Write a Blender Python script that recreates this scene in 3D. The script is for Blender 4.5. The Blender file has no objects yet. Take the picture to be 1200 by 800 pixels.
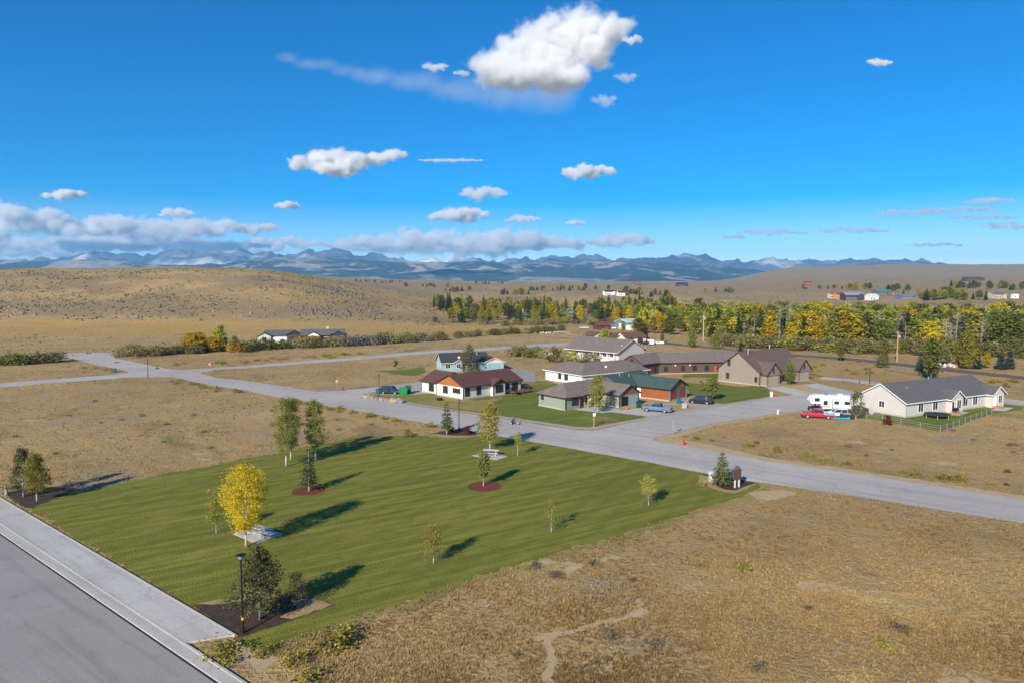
import bpy, bmesh, math, random
import numpy as np
from mathutils import Vector, Matrix, noise as mnoise
from mathutils.geometry import tessellate_polygon
R = math.radians
rnd = random.Random(7)
S = bpy.context.scene
COL = S.collection
# ------------------------------------------------------------------ camera, sky, sun, exposure
CAM_H, FOC, HOR = 24.5, 800.0, 338.0            # metres, focal length and horizon row in photo pixels (1200 x 800)
PITCH = math.atan((400 - HOR) / FOC)
cam = bpy.data.objects.new('camera', bpy.data.cameras.new('camera')); COL.objects.link(cam)
cam.location = (0, 0, CAM_H); cam.rotation_euler = (R(90) - PITCH, 0, 0)
cam.data.lens = 24.0; cam.data.sensor_width = 36.0; cam.data.clip_start = 0.5; cam.data.clip_end = 90000
S.camera = cam
SUN_EL, SUN_AZ = R(26.5), R(62 + 180)           # direction to the sun, angle from +X
W = bpy.data.worlds.new('World'); S.world = W; W.use_nodes = True
nt = W.node_tree; nt.nodes.clear()
sky = nt.nodes.new('ShaderNodeTexSky'); sky.sky_type = 'NISHITA'; sky.sun_disc = False
sky.sun_elevation = SUN_EL; sky.sun_rotation = R(90) - SUN_AZ
sky.altitude = 2200; sky.air_density = 1.0; sky.dust_density = 0.2; sky.ozone_density = 3.0
hs = nt.nodes.new('ShaderNodeHueSaturation'); hs.inputs['Saturation'].default_value = 2.1; hs.inputs['Hue'].default_value = 0.503; hs.inputs['Value'].default_value = 1.0
bg = nt.nodes.new('ShaderNodeBackground'); bg.inputs['Strength'].default_value = 0.1
wo = nt.nodes.new('ShaderNodeOutputWorld')
tcw = nt.nodes.new('ShaderNodeTexCoord'); sxw = nt.nodes.new('ShaderNodeSeparateXYZ'); mrw = nt.nodes.new('ShaderNodeMapRange')
for k_, v_ in ((1, .02), (2, .30), (3, 1.35), (4, 2.2)): mrw.inputs[k_].default_value = v_
nt.links.new(tcw.outputs['Generated'], sxw.inputs[0]); nt.links.new(sxw.outputs['Z'], mrw.inputs[0]); nt.links.new(mrw.outputs[0], hs.inputs['Saturation'])
nt.links.new(sky.outputs[0], hs.inputs['Color']); nt.links.new(hs.outputs[0], bg.inputs[0]); nt.links.new(bg.outputs[0], wo.inputs[0])
sl = bpy.data.lights.new('sun', 'SUN'); sl.energy = 5.0; sl.angle = R(0.55); sl.color = (1.0, 0.91, 0.77)
so = bpy.data.objects.new('sun', sl); COL.objects.link(so)
sd = Vector((math.cos(SUN_EL) * math.cos(SUN_AZ), math.cos(SUN_EL) * math.sin(SUN_AZ), math.sin(SUN_EL)))
so.rotation_euler = sd.to_track_quat('Z', 'Y').to_euler(); so.location = (-60, -110, 90)
S.view_settings.view_transform = 'Standard'; S.view_settings.look = 'None'; S.view_settings.gamma = 1.0
S.view_settings.exposure = 0.55
S.cycles.use_denoising = True; S.cycles.volume_bounces = 7; S.cycles.max_bounces = 9
S.cycles.diffuse_bounces = 3; S.cycles.glossy_bounces = 2; S.cycles.transparent_max_bounces = 8; S.cycles.transmission_bounces = 4
S.cycles.sample_clamp_indirect = 6
# ------------------------------------------------------------------ numpy noise
def vnoise(x, y, seed=0):
    xi = np.floor(x).astype(np.int64); yi = np.floor(y).astype(np.int64); xf = x - xi; yf = y - yi
    def h(a, b):
        n = (a * 374761393 + b * 668265263 + seed * 974634777) & 0xffffffff
        n = ((n ^ (n >> 13)) * 1274126177) & 0xffffffff
        return ((n ^ (n >> 16)) & 0xffff) / 65535.0
    u = xf * xf * (3 - 2 * xf); v = yf * yf * (3 - 2 * yf)
    return (h(xi, yi) * (1 - u) + h(xi + 1, yi) * u) * (1 - v) + (h(xi, yi + 1) * (1 - u) + h(xi + 1, yi + 1) * u) * v
def fbm(x, y, o=4, seed=0, ridge=False):
    s = 0; a = 1; t = 0
    for k in range(o):
        n = vnoise(x * 2 ** k + 17.3 * k, y * 2 ** k - 9.1 * k, seed + k)
        if ridge: n = 1 - np.abs(2 * n - 1)
        s = s + a * n; t += a; a *= .5
    return s / t
# ------------------------------------------------------------------ terrain height
TX = [-300, 0, 150, 230, 330, 410, 480, 540, 600, 700, 850, 920, 1050, 1200, 1500]
TYR = [330, 420, 520, 650, 800, 1000, 1400, 2000, 3000, 4500, 6500, 9500]
TP = {  # photo row at which the ground stands, by column and distance
 -300: [397, 383, 356, 327, 318, 317, 320, 322, 322, 320, 320, 320], 0: [397, 383, 355, 326, 317, 316.5, 320, 322, 322, 320, 320, 320],
 150: [397, 383, 355, 326, 317, 317, 320, 322, 314, 316, 318, 320], 230: [397, 383, 355, 325, 315, 315, 319, 320, 312.5, 315, 318, 320],
 330: [397, 383.5, 358, 330, 318, 318.5, 322, 323, 323, 323, 323, 323], 410: [397, 384, 364, 342, 334, 334, 333, 329, 327, 326, 326, 326],
 480: [397, 384.5, 370, 353, 347, 345, 338, 332, 330, 329, 329, 329], 540: [397, 384.7, 375.5, 365, 356, 348, 339, 333, 331, 330, 330, 330],
 600: [397, 384.7, 375.7, 367, 357, 347, 338, 334, 332, 331, 331, 331], 700: [397, 384.7, 375, 365, 354, 344, 340, 335, 332, 331, 331, 331],
 850: [397, 384.7, 373, 361, 351, 345, 339, 335, 332, 330, 330, 330], 920: [397, 384.7, 372, 359, 350, 343, 336, 331, 325, 313, 315, 318],
 1050: [397, 384.7, 371, 357, 349, 341, 334, 329, 324, 310.5, 312, 316], 1200: [397, 384.7, 370, 354, 345, 338, 333, 329, 325, 310, 313, 316],
 1500: [397, 384.7, 370, 354, 345, 338, 333, 329, 325, 311, 313, 316]}
_tz = np.array([[CAM_H - (TP[x][j] - HOR) * TYR[j] / FOC for j in range(len(TYR))] for x in TX]); _tz[:, 0] = 0
_fx = np.linspace(-300, 1500, 121); _fy = np.linspace(math.log(330), math.log(9500), 121)
_g = np.array([np.interp(_fx, TX, _tz[:, j]) for j in range(len(TYR))]).T
_g = np.array([np.interp(_fy, np.log(TYR), row) for row in _g])
def _blur(a, n):
    for _ in range(n):
        p = np.pad(a, 1, mode='edge')
        a = (p[:-2, 1:-1] + p[2:, 1:-1] + p[1:-1, :-2] + p[1:-1, 2:] + 2 * a) / 6
    return a
_g = _blur(_g, 5)
def ground(x, y):
    x = np.asarray(x, float); y = np.asarray(y, float); yy = np.maximum(y, 1.0)
    u = (np.clip(600 + 800 * x / yy, -300, 1500) + 300) / 1800 * 120
    v = np.clip((np.log(yy) - _fy[0]) / (_fy[-1] - _fy[0]), 0, 1) * 120
    i = np.minimum(u.astype(int), 119); j = np.minimum(v.astype(int), 119); a = u - i; b = v - j
    z = (_g[i, j] * (1 - a) + _g[i + 1, j] * a) * (1 - b) + (_g[i, j + 1] * (1 - a) + _g[i + 1, j + 1] * a) * b
    k = np.clip((y - 330) / 250, 0, 1)
    n = (fbm(x / 90, y / 90, 5, 3) - .5) * 9 + (fbm(x / 170, y / 170, 3, 13, True) - .62) * 9 * np.clip((y - 430) / 120, 0, 1) * np.clip((900 - y) / 150, 0, 1) + (fbm(x / 14, y / 14, 2, 8) - .5) * 1.2
    n = n * np.clip(y / 900, .3, 2.2)
    return np.where(y < 330, 0.0, z * np.clip((y - 330) / 60, 0, 1) + n * k * np.clip(z / 12, .12, 1))
def gz(x, y): return float(ground(np.array([x]), np.array([y]))[0])
_cp, _sp = math.cos(PITCH), math.sin(PITCH)
_tt = np.exp(np.linspace(math.log(25), math.log(9400), 1500))
def at(u, v, z=None):
    """Photo pixel -> point on the ground."""
    a, b = u - 600, 400 - v
    d = np.array([a, FOC * _cp + b * _sp, -FOC * _sp + b * _cp])
    if z is None and d[2] < 0:
        t = -CAM_H / d[2]
        if d[1] * t < 330: return Vector((d[0] * t, d[1] * t, 0))
    elif z is not None:
        t = (z - CAM_H) / d[2]; return Vector((d[0] * t, d[1] * t, z))
    t = _tt / d[1]; X, Y, Z = d[0] * t, d[1] * t, CAM_H + d[2] * t
    below = np.nonzero(Z < ground(X, Y))[0]
    k = below[0] if len(below) else len(t) - 1
    return Vector((X[k], Y[k], float(ground(X[k:k+1], Y[k:k+1])[0])))
# ------------------------------------------------------------------ materials
MATS = {}
def newmat(name):
    m = bpy.data.materials.new(name); m.use_nodes = True; t = m.node_tree; t.nodes.clear()
    o = t.nodes.new('ShaderNodeOutputMaterial'); return m, t, o
def nd(t, kind, **kw):
    n = t.nodes.new(kind)
    for k, v in kw.items():
        if k in n.inputs: n.inputs[k].default_value = v
        else: setattr(n, k, v)
    return n
def mixc(t, fac, a, b, mode='MIX'):
    n = t.nodes.new('ShaderNodeMix'); n.data_type = 'RGBA'; n.blend_type = mode
    for s, v in ((0, fac), (6, a), (7, b)):
        if isinstance(v, bpy.types.NodeSocket): t.links.new(v, n.inputs[s])
        else: n.inputs[s].default_value = v if s == 0 else (*v, 1) if len(v) == 3 else v
    return n.outputs[2]
def ramp(t, fac, stops):
    n = t.nodes.new('ShaderNodeValToRGB'); e = n.color_ramp.elements
    while len(e) < len(stops): e.new(.5)
    for k, (p, c) in enumerate(stops): e[k].position = p; e[k].color = (*c, 1) if len(c) == 3 else (c[0],) * 3 + (1,)
    t.links.new(fac, n.inputs[0]); return n.outputs[0]
def noisef(t, vec, scale, det=4, rough=.55, dist=0):
    n = nd(t, 'ShaderNodeTexNoise', Scale=scale, Detail=det, Roughness=rough, Distortion=dist); t.links.new(vec, n.inputs['Vector']); return n.outputs['Fac']
def aligned(t, P, ang, scale):
    """Coordinates turned to run along a direction, then stretched."""
    a = nd(t, 'ShaderNodeMapping', Rotation=(0, 0, R(ang))); b = nd(t, 'ShaderNodeMapping', Scale=scale); t.links.new(P, a.inputs[0]); t.links.new(a.outputs[0], b.inputs[0]); return b.outputs[0]
def step(t, f, a, b):
    n = t.nodes.new('ShaderNodeMapRange'); n.interpolation_type = 'SMOOTHSTEP'; n.inputs[1].default_value = a; n.inputs[2].default_value = b
    t.links.new(f, n.inputs[0]); return n.outputs[0]
def mat(name, c, rough=.8, amt=.15, scale=1.5, bump=0, metal=0, spec=.3, wave=None, fine=12):
    """Paint, metal, cladding: a base colour broken up by two sizes of wear."""
    if name in MATS: return MATS[name]
    m, t, o = newmat(name)
    tc = t.nodes.new('ShaderNodeTexCoord').outputs['Object']
    n1, n2 = noisef(t, tc, scale), noisef(t, tc, scale * fine, 3)
    v = nd(t, 'ShaderNodeMath', operation='ADD'); t.links.new(n1, v.inputs[0]); t.links.new(n2, v.inputs[1])
    mr = t.nodes.new('ShaderNodeMapRange'); mr.inputs[1].default_value = .6; mr.inputs[2].default_value = 1.4
    mr.inputs[3].default_value = 1 - amt; mr.inputs[4].default_value = 1 + amt; t.links.new(v.outputs[0], mr.inputs[0])
    h = nd(t, 'ShaderNodeHueSaturation', Color=(*c, 1)); t.links.new(mr.outputs[0], h.inputs['Value'])
    b = nd(t, 'ShaderNodeBsdfPrincipled', Roughness=rough, Metallic=metal); b.inputs['Specular IOR Level'].default_value = spec
    t.links.new(h.outputs[0], b.inputs['Base Color'])
    src = None
    if wave:
        w = nd(t, 'ShaderNodeTexWave', Scale=wave[1], Distortion=.4); w.bands_direction = wave[0]; w.wave_profile = 'SAW'
        t.links.new(tc, w.inputs['Vector']); src = w.outputs['Fac']
    elif bump: src = n2
    if src is not None:
        bp = nd(t, 'ShaderNodeBump', Strength=.5, Distance=bump or .03); t.links.new(src, bp.inputs['Height']); t.links.new(bp.outputs[0], b.inputs['Normal'])
    t.links.new(b.outputs[0], o.inputs[0]); MATS[name] = m; return m
def leafmat(name, cols, trans=.35):
    """Leaves: each leaf takes its own shade from the list (attribute v), each plant a little shift."""
    if name in MATS: return MATS[name]
    m, t, o = newmat(name)
    at_ = nd(t, 'ShaderNodeAttribute', attribute_name='v'); oi = t.nodes.new('ShaderNodeObjectInfo')
    c = ramp(t, at_.outputs['Fac'], [(k / (len(cols) - 1), q) for k, q in enumerate(cols)])
    mr = t.nodes.new('ShaderNodeMapRange'); mr.inputs[3].default_value = .75; mr.inputs[4].default_value = 1.25; t.links.new(oi.outputs['Random'], mr.inputs[0])
    hh = nd(t, 'ShaderNodeMapRange'); hh.inputs[3].default_value = .485; hh.inputs[4].default_value = .515; t.links.new(oi.outputs['Random'], hh.inputs[0])
    h = t.nodes.new('ShaderNodeHueSaturation'); t.links.new(c, h.inputs['Color']); t.links.new(mr.outputs[0], h.inputs['Value']); t.links.new(hh.outputs[0], h.inputs['Hue'])
    d = nd(t, 'ShaderNodeBsdfDiffuse'); tr = nd(t, 'ShaderNodeBsdfTranslucent'); mx = nd(t, 'ShaderNodeMixShader', Fac=trans)
    t.links.new(h.outputs[0], d.inputs[0]); t.links.new(h.outputs[0], tr.inputs[0]); t.links.new(d.outputs[0], mx.inputs[1]); t.links.new(tr.outputs[0], mx.inputs[2])
    t.links.new(mx.outputs[0], o.inputs[0]); MATS[name] = m; return m
def surf(t, o, col, rough=.95, bump=None, dist=.1, strength=.8):
    b = nd(t, 'ShaderNodeBsdfPrincipled', Roughness=rough); b.inputs['Specular IOR Level'].default_value = .1
    t.links.new(col, b.inputs['Base Color'])
    if bump is not None:
        bp = nd(t, 'ShaderNodeBump', Strength=strength, Distance=dist); t.links.new(bump, bp.inputs['Height']); t.links.new(bp.outputs[0], b.inputs['Normal'])
    t.links.new(b.outputs[0], o.inputs[0])
def m_ground():
    m, t, o = newmat('dry grassland'); P = t.nodes.new('ShaderNodeNewGeometry').outputs['Position']
    big, mid, sm, fi = noisef(t, P, .013, 5, .6), noisef(t, P, .07, 5, .62, .6), noisef(t, P, .45, 4, .65, .4), noisef(t, P, 2.6, 4, .7)
    c = mixc(t, step(t, big, .38, .62), (.485, .33, .145), (.41, .275, .122))
    c = mixc(t, step(t, mid, .5, .68), c, (.34, .235, .105))
    c = mixc(t, step(t, mid, .42, .28), c, (.53, .375, .17))
    c = mixc(t, step(t, sm, .55, .75), c, (.29, .21, .115))
    c = mixc(t, step(t, sm, .42, .25), c, (.53, .39, .19))
    c = mixc(t, step(t, fi, .56, .72), c, (.25, .185, .10))
    c = mixc(t, step(t, fi, .42, .28), c, (.58, .43, .21))
    g2 = noisef(t, P, .035, 4, .6, 1.0)
    gm = step(t, g2, .58, .72)
    c = mixc(t, gm, c, (.21, .19, .08))
    for an, col, f in (('gold', (.46, .295, .075), .75), ('sage', (.225, .175, .105), .9), ('bare', (.34, .265, .19), .6)):
        a = nd(t, 'ShaderNodeAttribute', attribute_name=an)
        k = nd(t, 'ShaderNodeMath', operation='MULTIPLY'); t.links.new(a.outputs['Fac'], k.inputs[0])
        k2 = nd(t, 'ShaderNodeMapRange'); k2.inputs[3].default_value = .45; k2.inputs[4].default_value = 1.0; t.links.new(sm, k2.inputs[0]); t.links.new(k2.outputs[0], k.inputs[1])
        cc = mixc(t, step(t, fi, .35, .65), tuple(q * 1.35 for q in col), tuple(q * .7 for q in col))
        c = mixc(t, k.outputs[0], c, cc)
    bsum = nd(t, 'ShaderNodeMath', operation='ADD'); t.links.new(sm, bsum.inputs[0]); t.links.new(fi, bsum.inputs[1])
    surf(t, o, c, .97, bsum.outputs[0], .45, 1.0); return m
def m_lawn(name='mown lawn', a=(.14, .15, .024), b=(.22, .218, .042), yel=(.29, .235, .05), ang=28, ythr=(.58, .85)):
    m, t, o = newmat(name); P = t.nodes.new('ShaderNodeNewGeometry').outputs['Position']
    mp = nd(t, 'ShaderNodeMapping', Rotation=(0, 0, R(ang))); t.links.new(P, mp.inputs[0])
    w = nd(t, 'ShaderNodeTexWave', Scale=.13, Distortion=2.0); w.inputs['Detail Scale'].default_value = .3; w.inputs['Detail'].default_value = 2
    t.links.new(mp.outputs[0], w.inputs['Vector'])
    mp2 = aligned(t, P, -32, (.05, 1.1, 1))
    big, mid, st, fi = noisef(t, P, .045, 4, .6, .7), noisef(t, P, .5, 4, .6), noisef(t, mp2, .9, 4, .65), noisef(t, P, 5.0, 3, .7)
    k = nd(t, 'ShaderNodeMath', operation='MULTIPLY_ADD'); t.links.new(w.outputs['Fac'], k.inputs[0]); k.inputs[1].default_value = .07; t.links.new(st, k.inputs[2])
    c = mixc(t, step(t, k.outputs[0], .40, .70), a, b)
    c = mixc(t, step(t, big, *ythr), c, yel)
    hm = nd(t, 'ShaderNodeMath', operation='MULTIPLY'); hm.inputs[1].default_value = .32; t.links.new(step(t, st, .52, .72), hm.inputs[0])
    c = mixc(t, hm.outputs[0], c, yel)
    c = mixc(t, step(t, fi, .55, .75), c, tuple(q * .55 for q in a))
    hm2 = nd(t, 'ShaderNodeMath', operation='MULTIPLY'); hm2.inputs[1].default_value = .4; t.links.new(step(t, mid, .5, .7), hm2.inputs[0])
    c = mixc(t, hm2.outputs[0], c, tuple(q * .7 for q in a))
    surf(t, o, c, .95, fi, .12, .9); return m
def m_road(name, a, b, crack=True):
    m, t, o = newmat(name); P = t.nodes.new('ShaderNodeNewGeometry').outputs['Position']
    big, mid, fi = noisef(t, P, .05, 4, .6, .5), noisef(t, P, .6, 5, .65), noisef(t, P, 9, 3, .75)
    c = mixc(t, step(t, big, .35, .65), a, b)
    c = mixc(t, step(t, mid, .52, .78), c, tuple(q * .8 for q in a))
    c = mixc(t, step(t, fi, .5, .75), c, tuple(q * .62 for q in a))
    stn = noisef(t, aligned(t, P, 38, (.04, 1.0, 1)), .8, 4, .65); sm2 = nd(t, 'ShaderNodeMath', operation='MULTIPLY'); sm2.inputs[1].default_value = .5; t.links.new(step(t, stn, .48, .66), sm2.inputs[0]); c = mixc(t, sm2.outputs[0], c, tuple(q * .74 for q in a))
    c = mixc(t, step(t, fi, .42, .25), c, tuple(min(1, q * 1.3) for q in b))
    if crack:
        v = nd(t, 'ShaderNodeTexVoronoi', Scale=.09); v.feature = 'DISTANCE_TO_EDGE'
        mp = nd(t, 'ShaderNodeVectorMath', operation='ADD'); t.links.new(P, mp.inputs[0])
        nn = nd(t, 'ShaderNodeTexNoise', Scale=.5, Detail=3); t.links.new(P, nn.inputs[0])
        sc = nd(t, 'ShaderNodeVectorMath', operation='SCALE'); sc.inputs['Scale'].default_value = 3.0; t.links.new(nn.outputs['Color'], sc.inputs[0]); t.links.new(sc.outputs[0], mp.inputs[1])
        t.links.new(mp.outputs[0], v.inputs['Vector'])
        cm = nd(t, 'ShaderNodeMath', operation='MULTIPLY'); cm.inputs[1].default_value = .3; t.links.new(step(t, v.outputs['Distance'], .006, .002), cm.inputs[0])
        c = mixc(t, cm.outputs[0], c, tuple(q * .35 for q in a))
    surf(t, o, c, .9, fi, .02, .6); return m
def m_soil(name, a, b, c3, scale=1.0, dist=.15):
    m, t, o = newmat(name); P = t.nodes.new('ShaderNodeNewGeometry').outputs['Position']
    mid, fi = noisef(t, P, .7 * scale, 5, .65, .4), noisef(t, P, 5 * scale, 4, .75)
    c = mixc(t, step(t, mid, .38, .62), a, b); c = mixc(t, step(t, fi, .5, .68), c, c3)
    surf(t, o, c, .97, fi, dist, 1); return m
def m_mountain(name, forest, bare, pale, lo, hi):
    m, t, o = newmat(name); g = t.nodes.new('ShaderNodeNewGeometry'); P = g.outputs['Position']
    n1, n2, n3 = noisef(t, P, .0011, 6, .62, .8), noisef(t, P, .006, 5, .65), noisef(t, P, .0005, 4, .6)
    sx = t.nodes.new('ShaderNodeSeparateXYZ'); t.links.new(g.outputs['Normal'], sx.inputs[0])
    c = mixc(t, step(t, n1, lo, hi), forest, bare)
    c = mixc(t, step(t, n2, .5, .7), c, forest)
    c = mixc(t, step(t, n3, .55, .7), c, pale)
    surf(t, o, c, .97, n2, 30, .7); return m
# ------------------------------------------------------------------ mesh building
class MB:
    """Collects boxes, bars, prisms and tubes; build() links them as one mesh object."""
    def __init__(s): s.v = []; s.f = []
    def add(s, vs, fs):
        n = len(s.v); s.v += [tuple(q) for q in vs]; s.f += [tuple(i + n for i in f) for f in fs]; return s
    def box(s, x0, x1, y0, y1, z0, z1):
        return s.add([(x0, y0, z0), (x1, y0, z0), (x1, y1, z0), (x0, y1, z0), (x0, y0, z1), (x1, y0, z1), (x1, y1, z1), (x0, y1, z1)],
                     [(3, 2, 1, 0), (4, 5, 6, 7), (0, 1, 5, 4), (1, 2, 6, 5), (2, 3, 7, 6), (3, 0, 4, 7)])
    def bar(s, p, q, w, h=None, up=(0, 0, 1)):
        p, q = Vector(p), Vector(q); h = h or w; d = (q - p).normalized(); a = d.cross(Vector(up))
        if a.length < 1e-4: a = d.cross(Vector((1, 0, 0)))
        a.normalize(); b = a.cross(d).normalized(); a = a * w / 2; b = b * h / 2
        return s.add([p - a - b, p + a - b, p + a + b, p - a + b, q - a - b, q + a - b, q + a + b, q - a + b],
                     [(3, 2, 1, 0), (4, 5, 6, 7), (0, 1, 5, 4), (1, 2, 6, 5), (2, 3, 7, 6), (3, 0, 4, 7)])
    def hexa(s, lo, hi):
        """Two loops of equal length, joined."""
        n = len(lo); return s.add(list(lo) + list(hi), [tuple(reversed(range(n))), tuple(range(n, 2 * n))] + [(i, (i + 1) % n, n + (i + 1) % n, n + i) for i in range(n)])
    def tube(s, p, q, r0, r1=None, n=8, cap=True):
        p, q = Vector(p), Vector(q); r1 = r0 if r1 is None else r1; d = (q - p).normalized(); a = d.cross(Vector((0, 0, 1)))
        if a.length < 1e-3: a = Vector((1, 0, 0))
        a.normalize(); b = d.cross(a)
        vs = [p + (a * math.cos(k * 2 * math.pi / n) + b * math.sin(k * 2 * math.pi / n)) * r0 for k in range(n)] + [q + (a * math.cos(k * 2 * math.pi / n) + b * math.sin(k * 2 * math.pi / n)) * r1 for k in range(n)]
        fs = [(k, (k + 1) % n, n + (k + 1) % n, n + k) for k in range(n)]
        if cap: fs += [tuple(reversed(range(n))), tuple(range(n, 2 * n))]
        return s.add(vs, fs)
    def path(s, pts, r, n=6):
        for k in range(len(pts) - 1):
            a = r[k] if isinstance(r, (list, tuple)) else r; b = r[k + 1] if isinstance(r, (list, tuple)) else r
            s.tube(pts[k], pts[k + 1], a, b, n)
        return s
    def blob(s, c, r, seed=0, sub=1, jit=.18, squash=(1, 1, 1)):
        bm = bmesh.new(); bmesh.ops.create_icosphere(bm, subdivisions=sub, radius=1)
        rr = random.Random(seed); o = Vector((rr.random() * 50, rr.random() * 50, rr.random() * 50))
        vs = []
        for v in bm.verts:
            k = 1 + jit * 2 * mnoise.noise(v.co * 1.6 + o); vs.append((c[0] + v.co.x * r * k * squash[0], c[1] + v.co.y * r * k * squash[1], c[2] + v.co.z * r * k * squash[2]))
        fs = [tuple(v.index for v in f.verts) for f in bm.faces]; bm.free(); return s.add(vs, fs)
    def build(s, name, m, parent=None, smooth=False, bevel=0):
        me = bpy.data.meshes.new(name); me.from_pydata(s.v, [], s.f)
        for q in (m if isinstance(m, (list, tuple)) else [m]): me.materials.append(q)
        if bevel:
            bm = bmesh.new(); bm.from_mesh(me); bmesh.ops.bevel(bm, geom=[e for e in bm.edges if e.is_manifold and e.calc_face_angle(0) > .5], offset=bevel, segments=2, affect='EDGES', clamp_overlap=True); bm.to_mesh(me); bm.free()
        if smooth: me.shade_smooth()
        me.update(); o = bpy.data.objects.new(name, me); COL.objects.link(o)
        if parent: o.parent = parent
        return o
def tag(o, label=None, cat=None, group=None, kind=None):
    for k, v in (('label', label), ('category', cat), ('group', group), ('kind', kind)):
        if v: o[k] = v
    return o
def thing(name, loc, rz, label, cat, group=None):
    o = bpy.data.objects.new(name, None); COL.objects.link(o); o.location = loc; o.rotation_euler = (0, 0, rz); o.empty_display_size = .3
    return tag(o, label, cat, group)
def copy_tree(o, parent=None):
    c = o.copy(); COL.objects.link(c)
    if parent: c.parent = parent
    for ch in o.children: copy_tree(ch, c)
    return c
def npmesh(name, V, F, m, attr=None, parent=None, mi=None):
    """Many equal faces at once: V (n,3), F (k, 3 or 4)."""
    me = bpy.data.meshes.new(name); k = F.shape[1]
    me.vertices.add(len(V)); me.vertices.foreach_set('co', np.asarray(V, np.float32).ravel())
    me.loops.add(F.size); me.loops.foreach_set('vertex_index', F.astype(np.int32).ravel())
    me.polygons.add(len(F)); me.polygons.foreach_set('loop_start', np.arange(0, F.size, k, dtype=np.int32))
    if mi is not None: me.polygons.foreach_set('material_index', mi.astype(np.int32))
    for q in (m if isinstance(m, (list, tuple)) else [m]): me.materials.append(q)
    for n, a in (attr or {}).items():
        at_ = me.attributes.new(n, 'FLOAT', 'POINT'); at_.data.foreach_set('value', np.asarray(a, np.float32))
    me.update(calc_edges=True); me.validate()
    o = bpy.data.objects.new(name, me); COL.objects.link(o)
    if parent: o.parent = parent
    return o
# ------------------------------------------------------------------ the ground: one sheet to the horizon
az = np.concatenate([np.linspace(-180, -58, 26)[:-1], np.linspace(-58, 58, 465), np.linspace(58, 180, 26)[1:]])
rad = np.concatenate([[.5, 12, 24], np.exp(np.linspace(math.log(36), math.log(9600), 230))])
A, RR = np.meshgrid(np.radians(az), rad, indexing='ij')
front = np.abs(A) < R(70)
GX = np.where(front, RR * np.sin(A) / np.maximum(np.cos(A), .35), RR * np.sin(A) * 2.86); GY = np.where(front, RR * np.cos(A) / np.maximum(np.cos(A), .35), RR * np.cos(A) * 2.86)
GZ = ground(GX, GY)
PX = 600 + 800 * GX / np.maximum(GY, 1); n0 = fbm(GX / 40, GY / 40, 4, 21); n1 = fbm(GX / 15, GY / 15, 3, 5)
sm_ = lambda a, b, x: np.clip((x - a) / (b - a), 0, 1) ** 2 * (3 - 2 * np.clip((x - a) / (b - a), 0, 1))
PYr = HOR + (CAM_H - GZ) * FOC / np.maximum(GY, 1)
gold = sm_(345, 375, GY) * sm_(455, 425, GY) * (PX < 640) * (.35 + .9 * n0) + .9 * sm_(1100, 1400, GY) * sm_(3200, 2400, GY) * sm_(.5, .65, n0)
sage = sm_(430, 480, GY) * sm_(900, 700, PX + 0 * GY) * (.15 + .65 * sm_(.42, .62, n0)) + sm_(560, 640, GY) * sm_(780, 860, PX) * .75
sage = np.clip(sage + sm_(455, 480, GY) * sm_(560, 520, GY) * sm_(560, 480, PX) * .5 + sm_(950, 1200, GY) * .7, 0, 1) ; gold = np.clip(gold + sm_(480, 560, GY) * sm_(1000, 850, GY) * sm_(310, 370, PX) * sm_(600, 520, PX) * sm_(.42, .55, n0) * 1.1, 0, 1)
bare = np.clip(sm_(.62, .78, fbm(GX / 9, GY / 9, 4, 44)) * (GY < 330) * .8 + sm_(.6, .75, n1) * (GY > 600) * .5, 0, 1)
na, nr = A.shape; idx = np.arange(na * nr).reshape(na, nr)
F = np.stack([idx[:-1, :-1], idx[1:, :-1], idx[1:, 1:], idx[:-1, 1:]], -1).reshape(-1, 4)
M_GROUND = m_ground()
g = npmesh('ground', np.stack([GX, GY, GZ], -1).reshape(-1, 3), F, M_GROUND, {'gold': gold.ravel(), 'sage': sage.ravel(), 'bare': bare.ravel()})
g.data.shade_smooth(); tag(g, 'dry tan grassland rolling to sagebrush hills', kind='structure')
# ------------------------------------------------------------------ sheets laid on the ground
def densify(pts, d, closed=True):
    out = []; n = len(pts)
    for i in range(n if closed else n - 1):
        a, b = pts[i], pts[(i + 1) % n]; k = max(1, int((b - a).length / d)); out += [a.lerp(b, j / k) for j in range(k)]
    if not closed: out.append(pts[-1])
    return out
SHEETS = []                                       # outlines where no wild grass grows
def sheet(name, px, lift, m, jit=0, label=None, top=None, keep=True, world=None, wild=False, kind='structure'):
    pts = world or [Vector((*at(u, v)[:2], 0)) for u, v in px]
    if jit:
        pts = densify(pts, max(.35, jit * 1.2)); r = random.Random(len(SHEETS))
        pts = [p + Vector(((mnoise.noise(p * .6) + .5 * mnoise.noise(p * 2.3) + r.uniform(-.5, .5)) * jit, (mnoise.noise(p * .6 + Vector((9, 9, 9))) + r.uniform(-.5, .5)) * jit, 0)) for p in pts]
    if not wild: SHEETS.append([(p.x, p.y) for p in pts])
    mb = MB(); n = len(pts); tris = tessellate_polygon([pts])
    up = [(p.x, p.y, lift) for p in pts]
    area = sum(pts[i].x * pts[(i + 1) % n].y - pts[(i + 1) % n].x * pts[i].y for i in range(n))
    fs = []
    for tr in tris:
        a, b, c = (pts[i] for i in tr); fs.append(tr if (b - a).cross(c - a).z > 0 else tr[::-1])
    mb.add(up, fs)
    if top:                                        # a slab: with sides
        ii = range(n) if area > 0 else range(n - 1, -1, -1); ii = list(ii)
        mb.v = [(p.x, p.y, top) for p in pts] + [(p.x, p.y, -.05) for p in pts]
        mb.f += [(ii[k], ii[k - 1], ii[k - 1] + n, ii[k] + n) for k in range(n)]
    o = mb.build(name, m)
    return tag(o, label, kind=kind)
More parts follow.
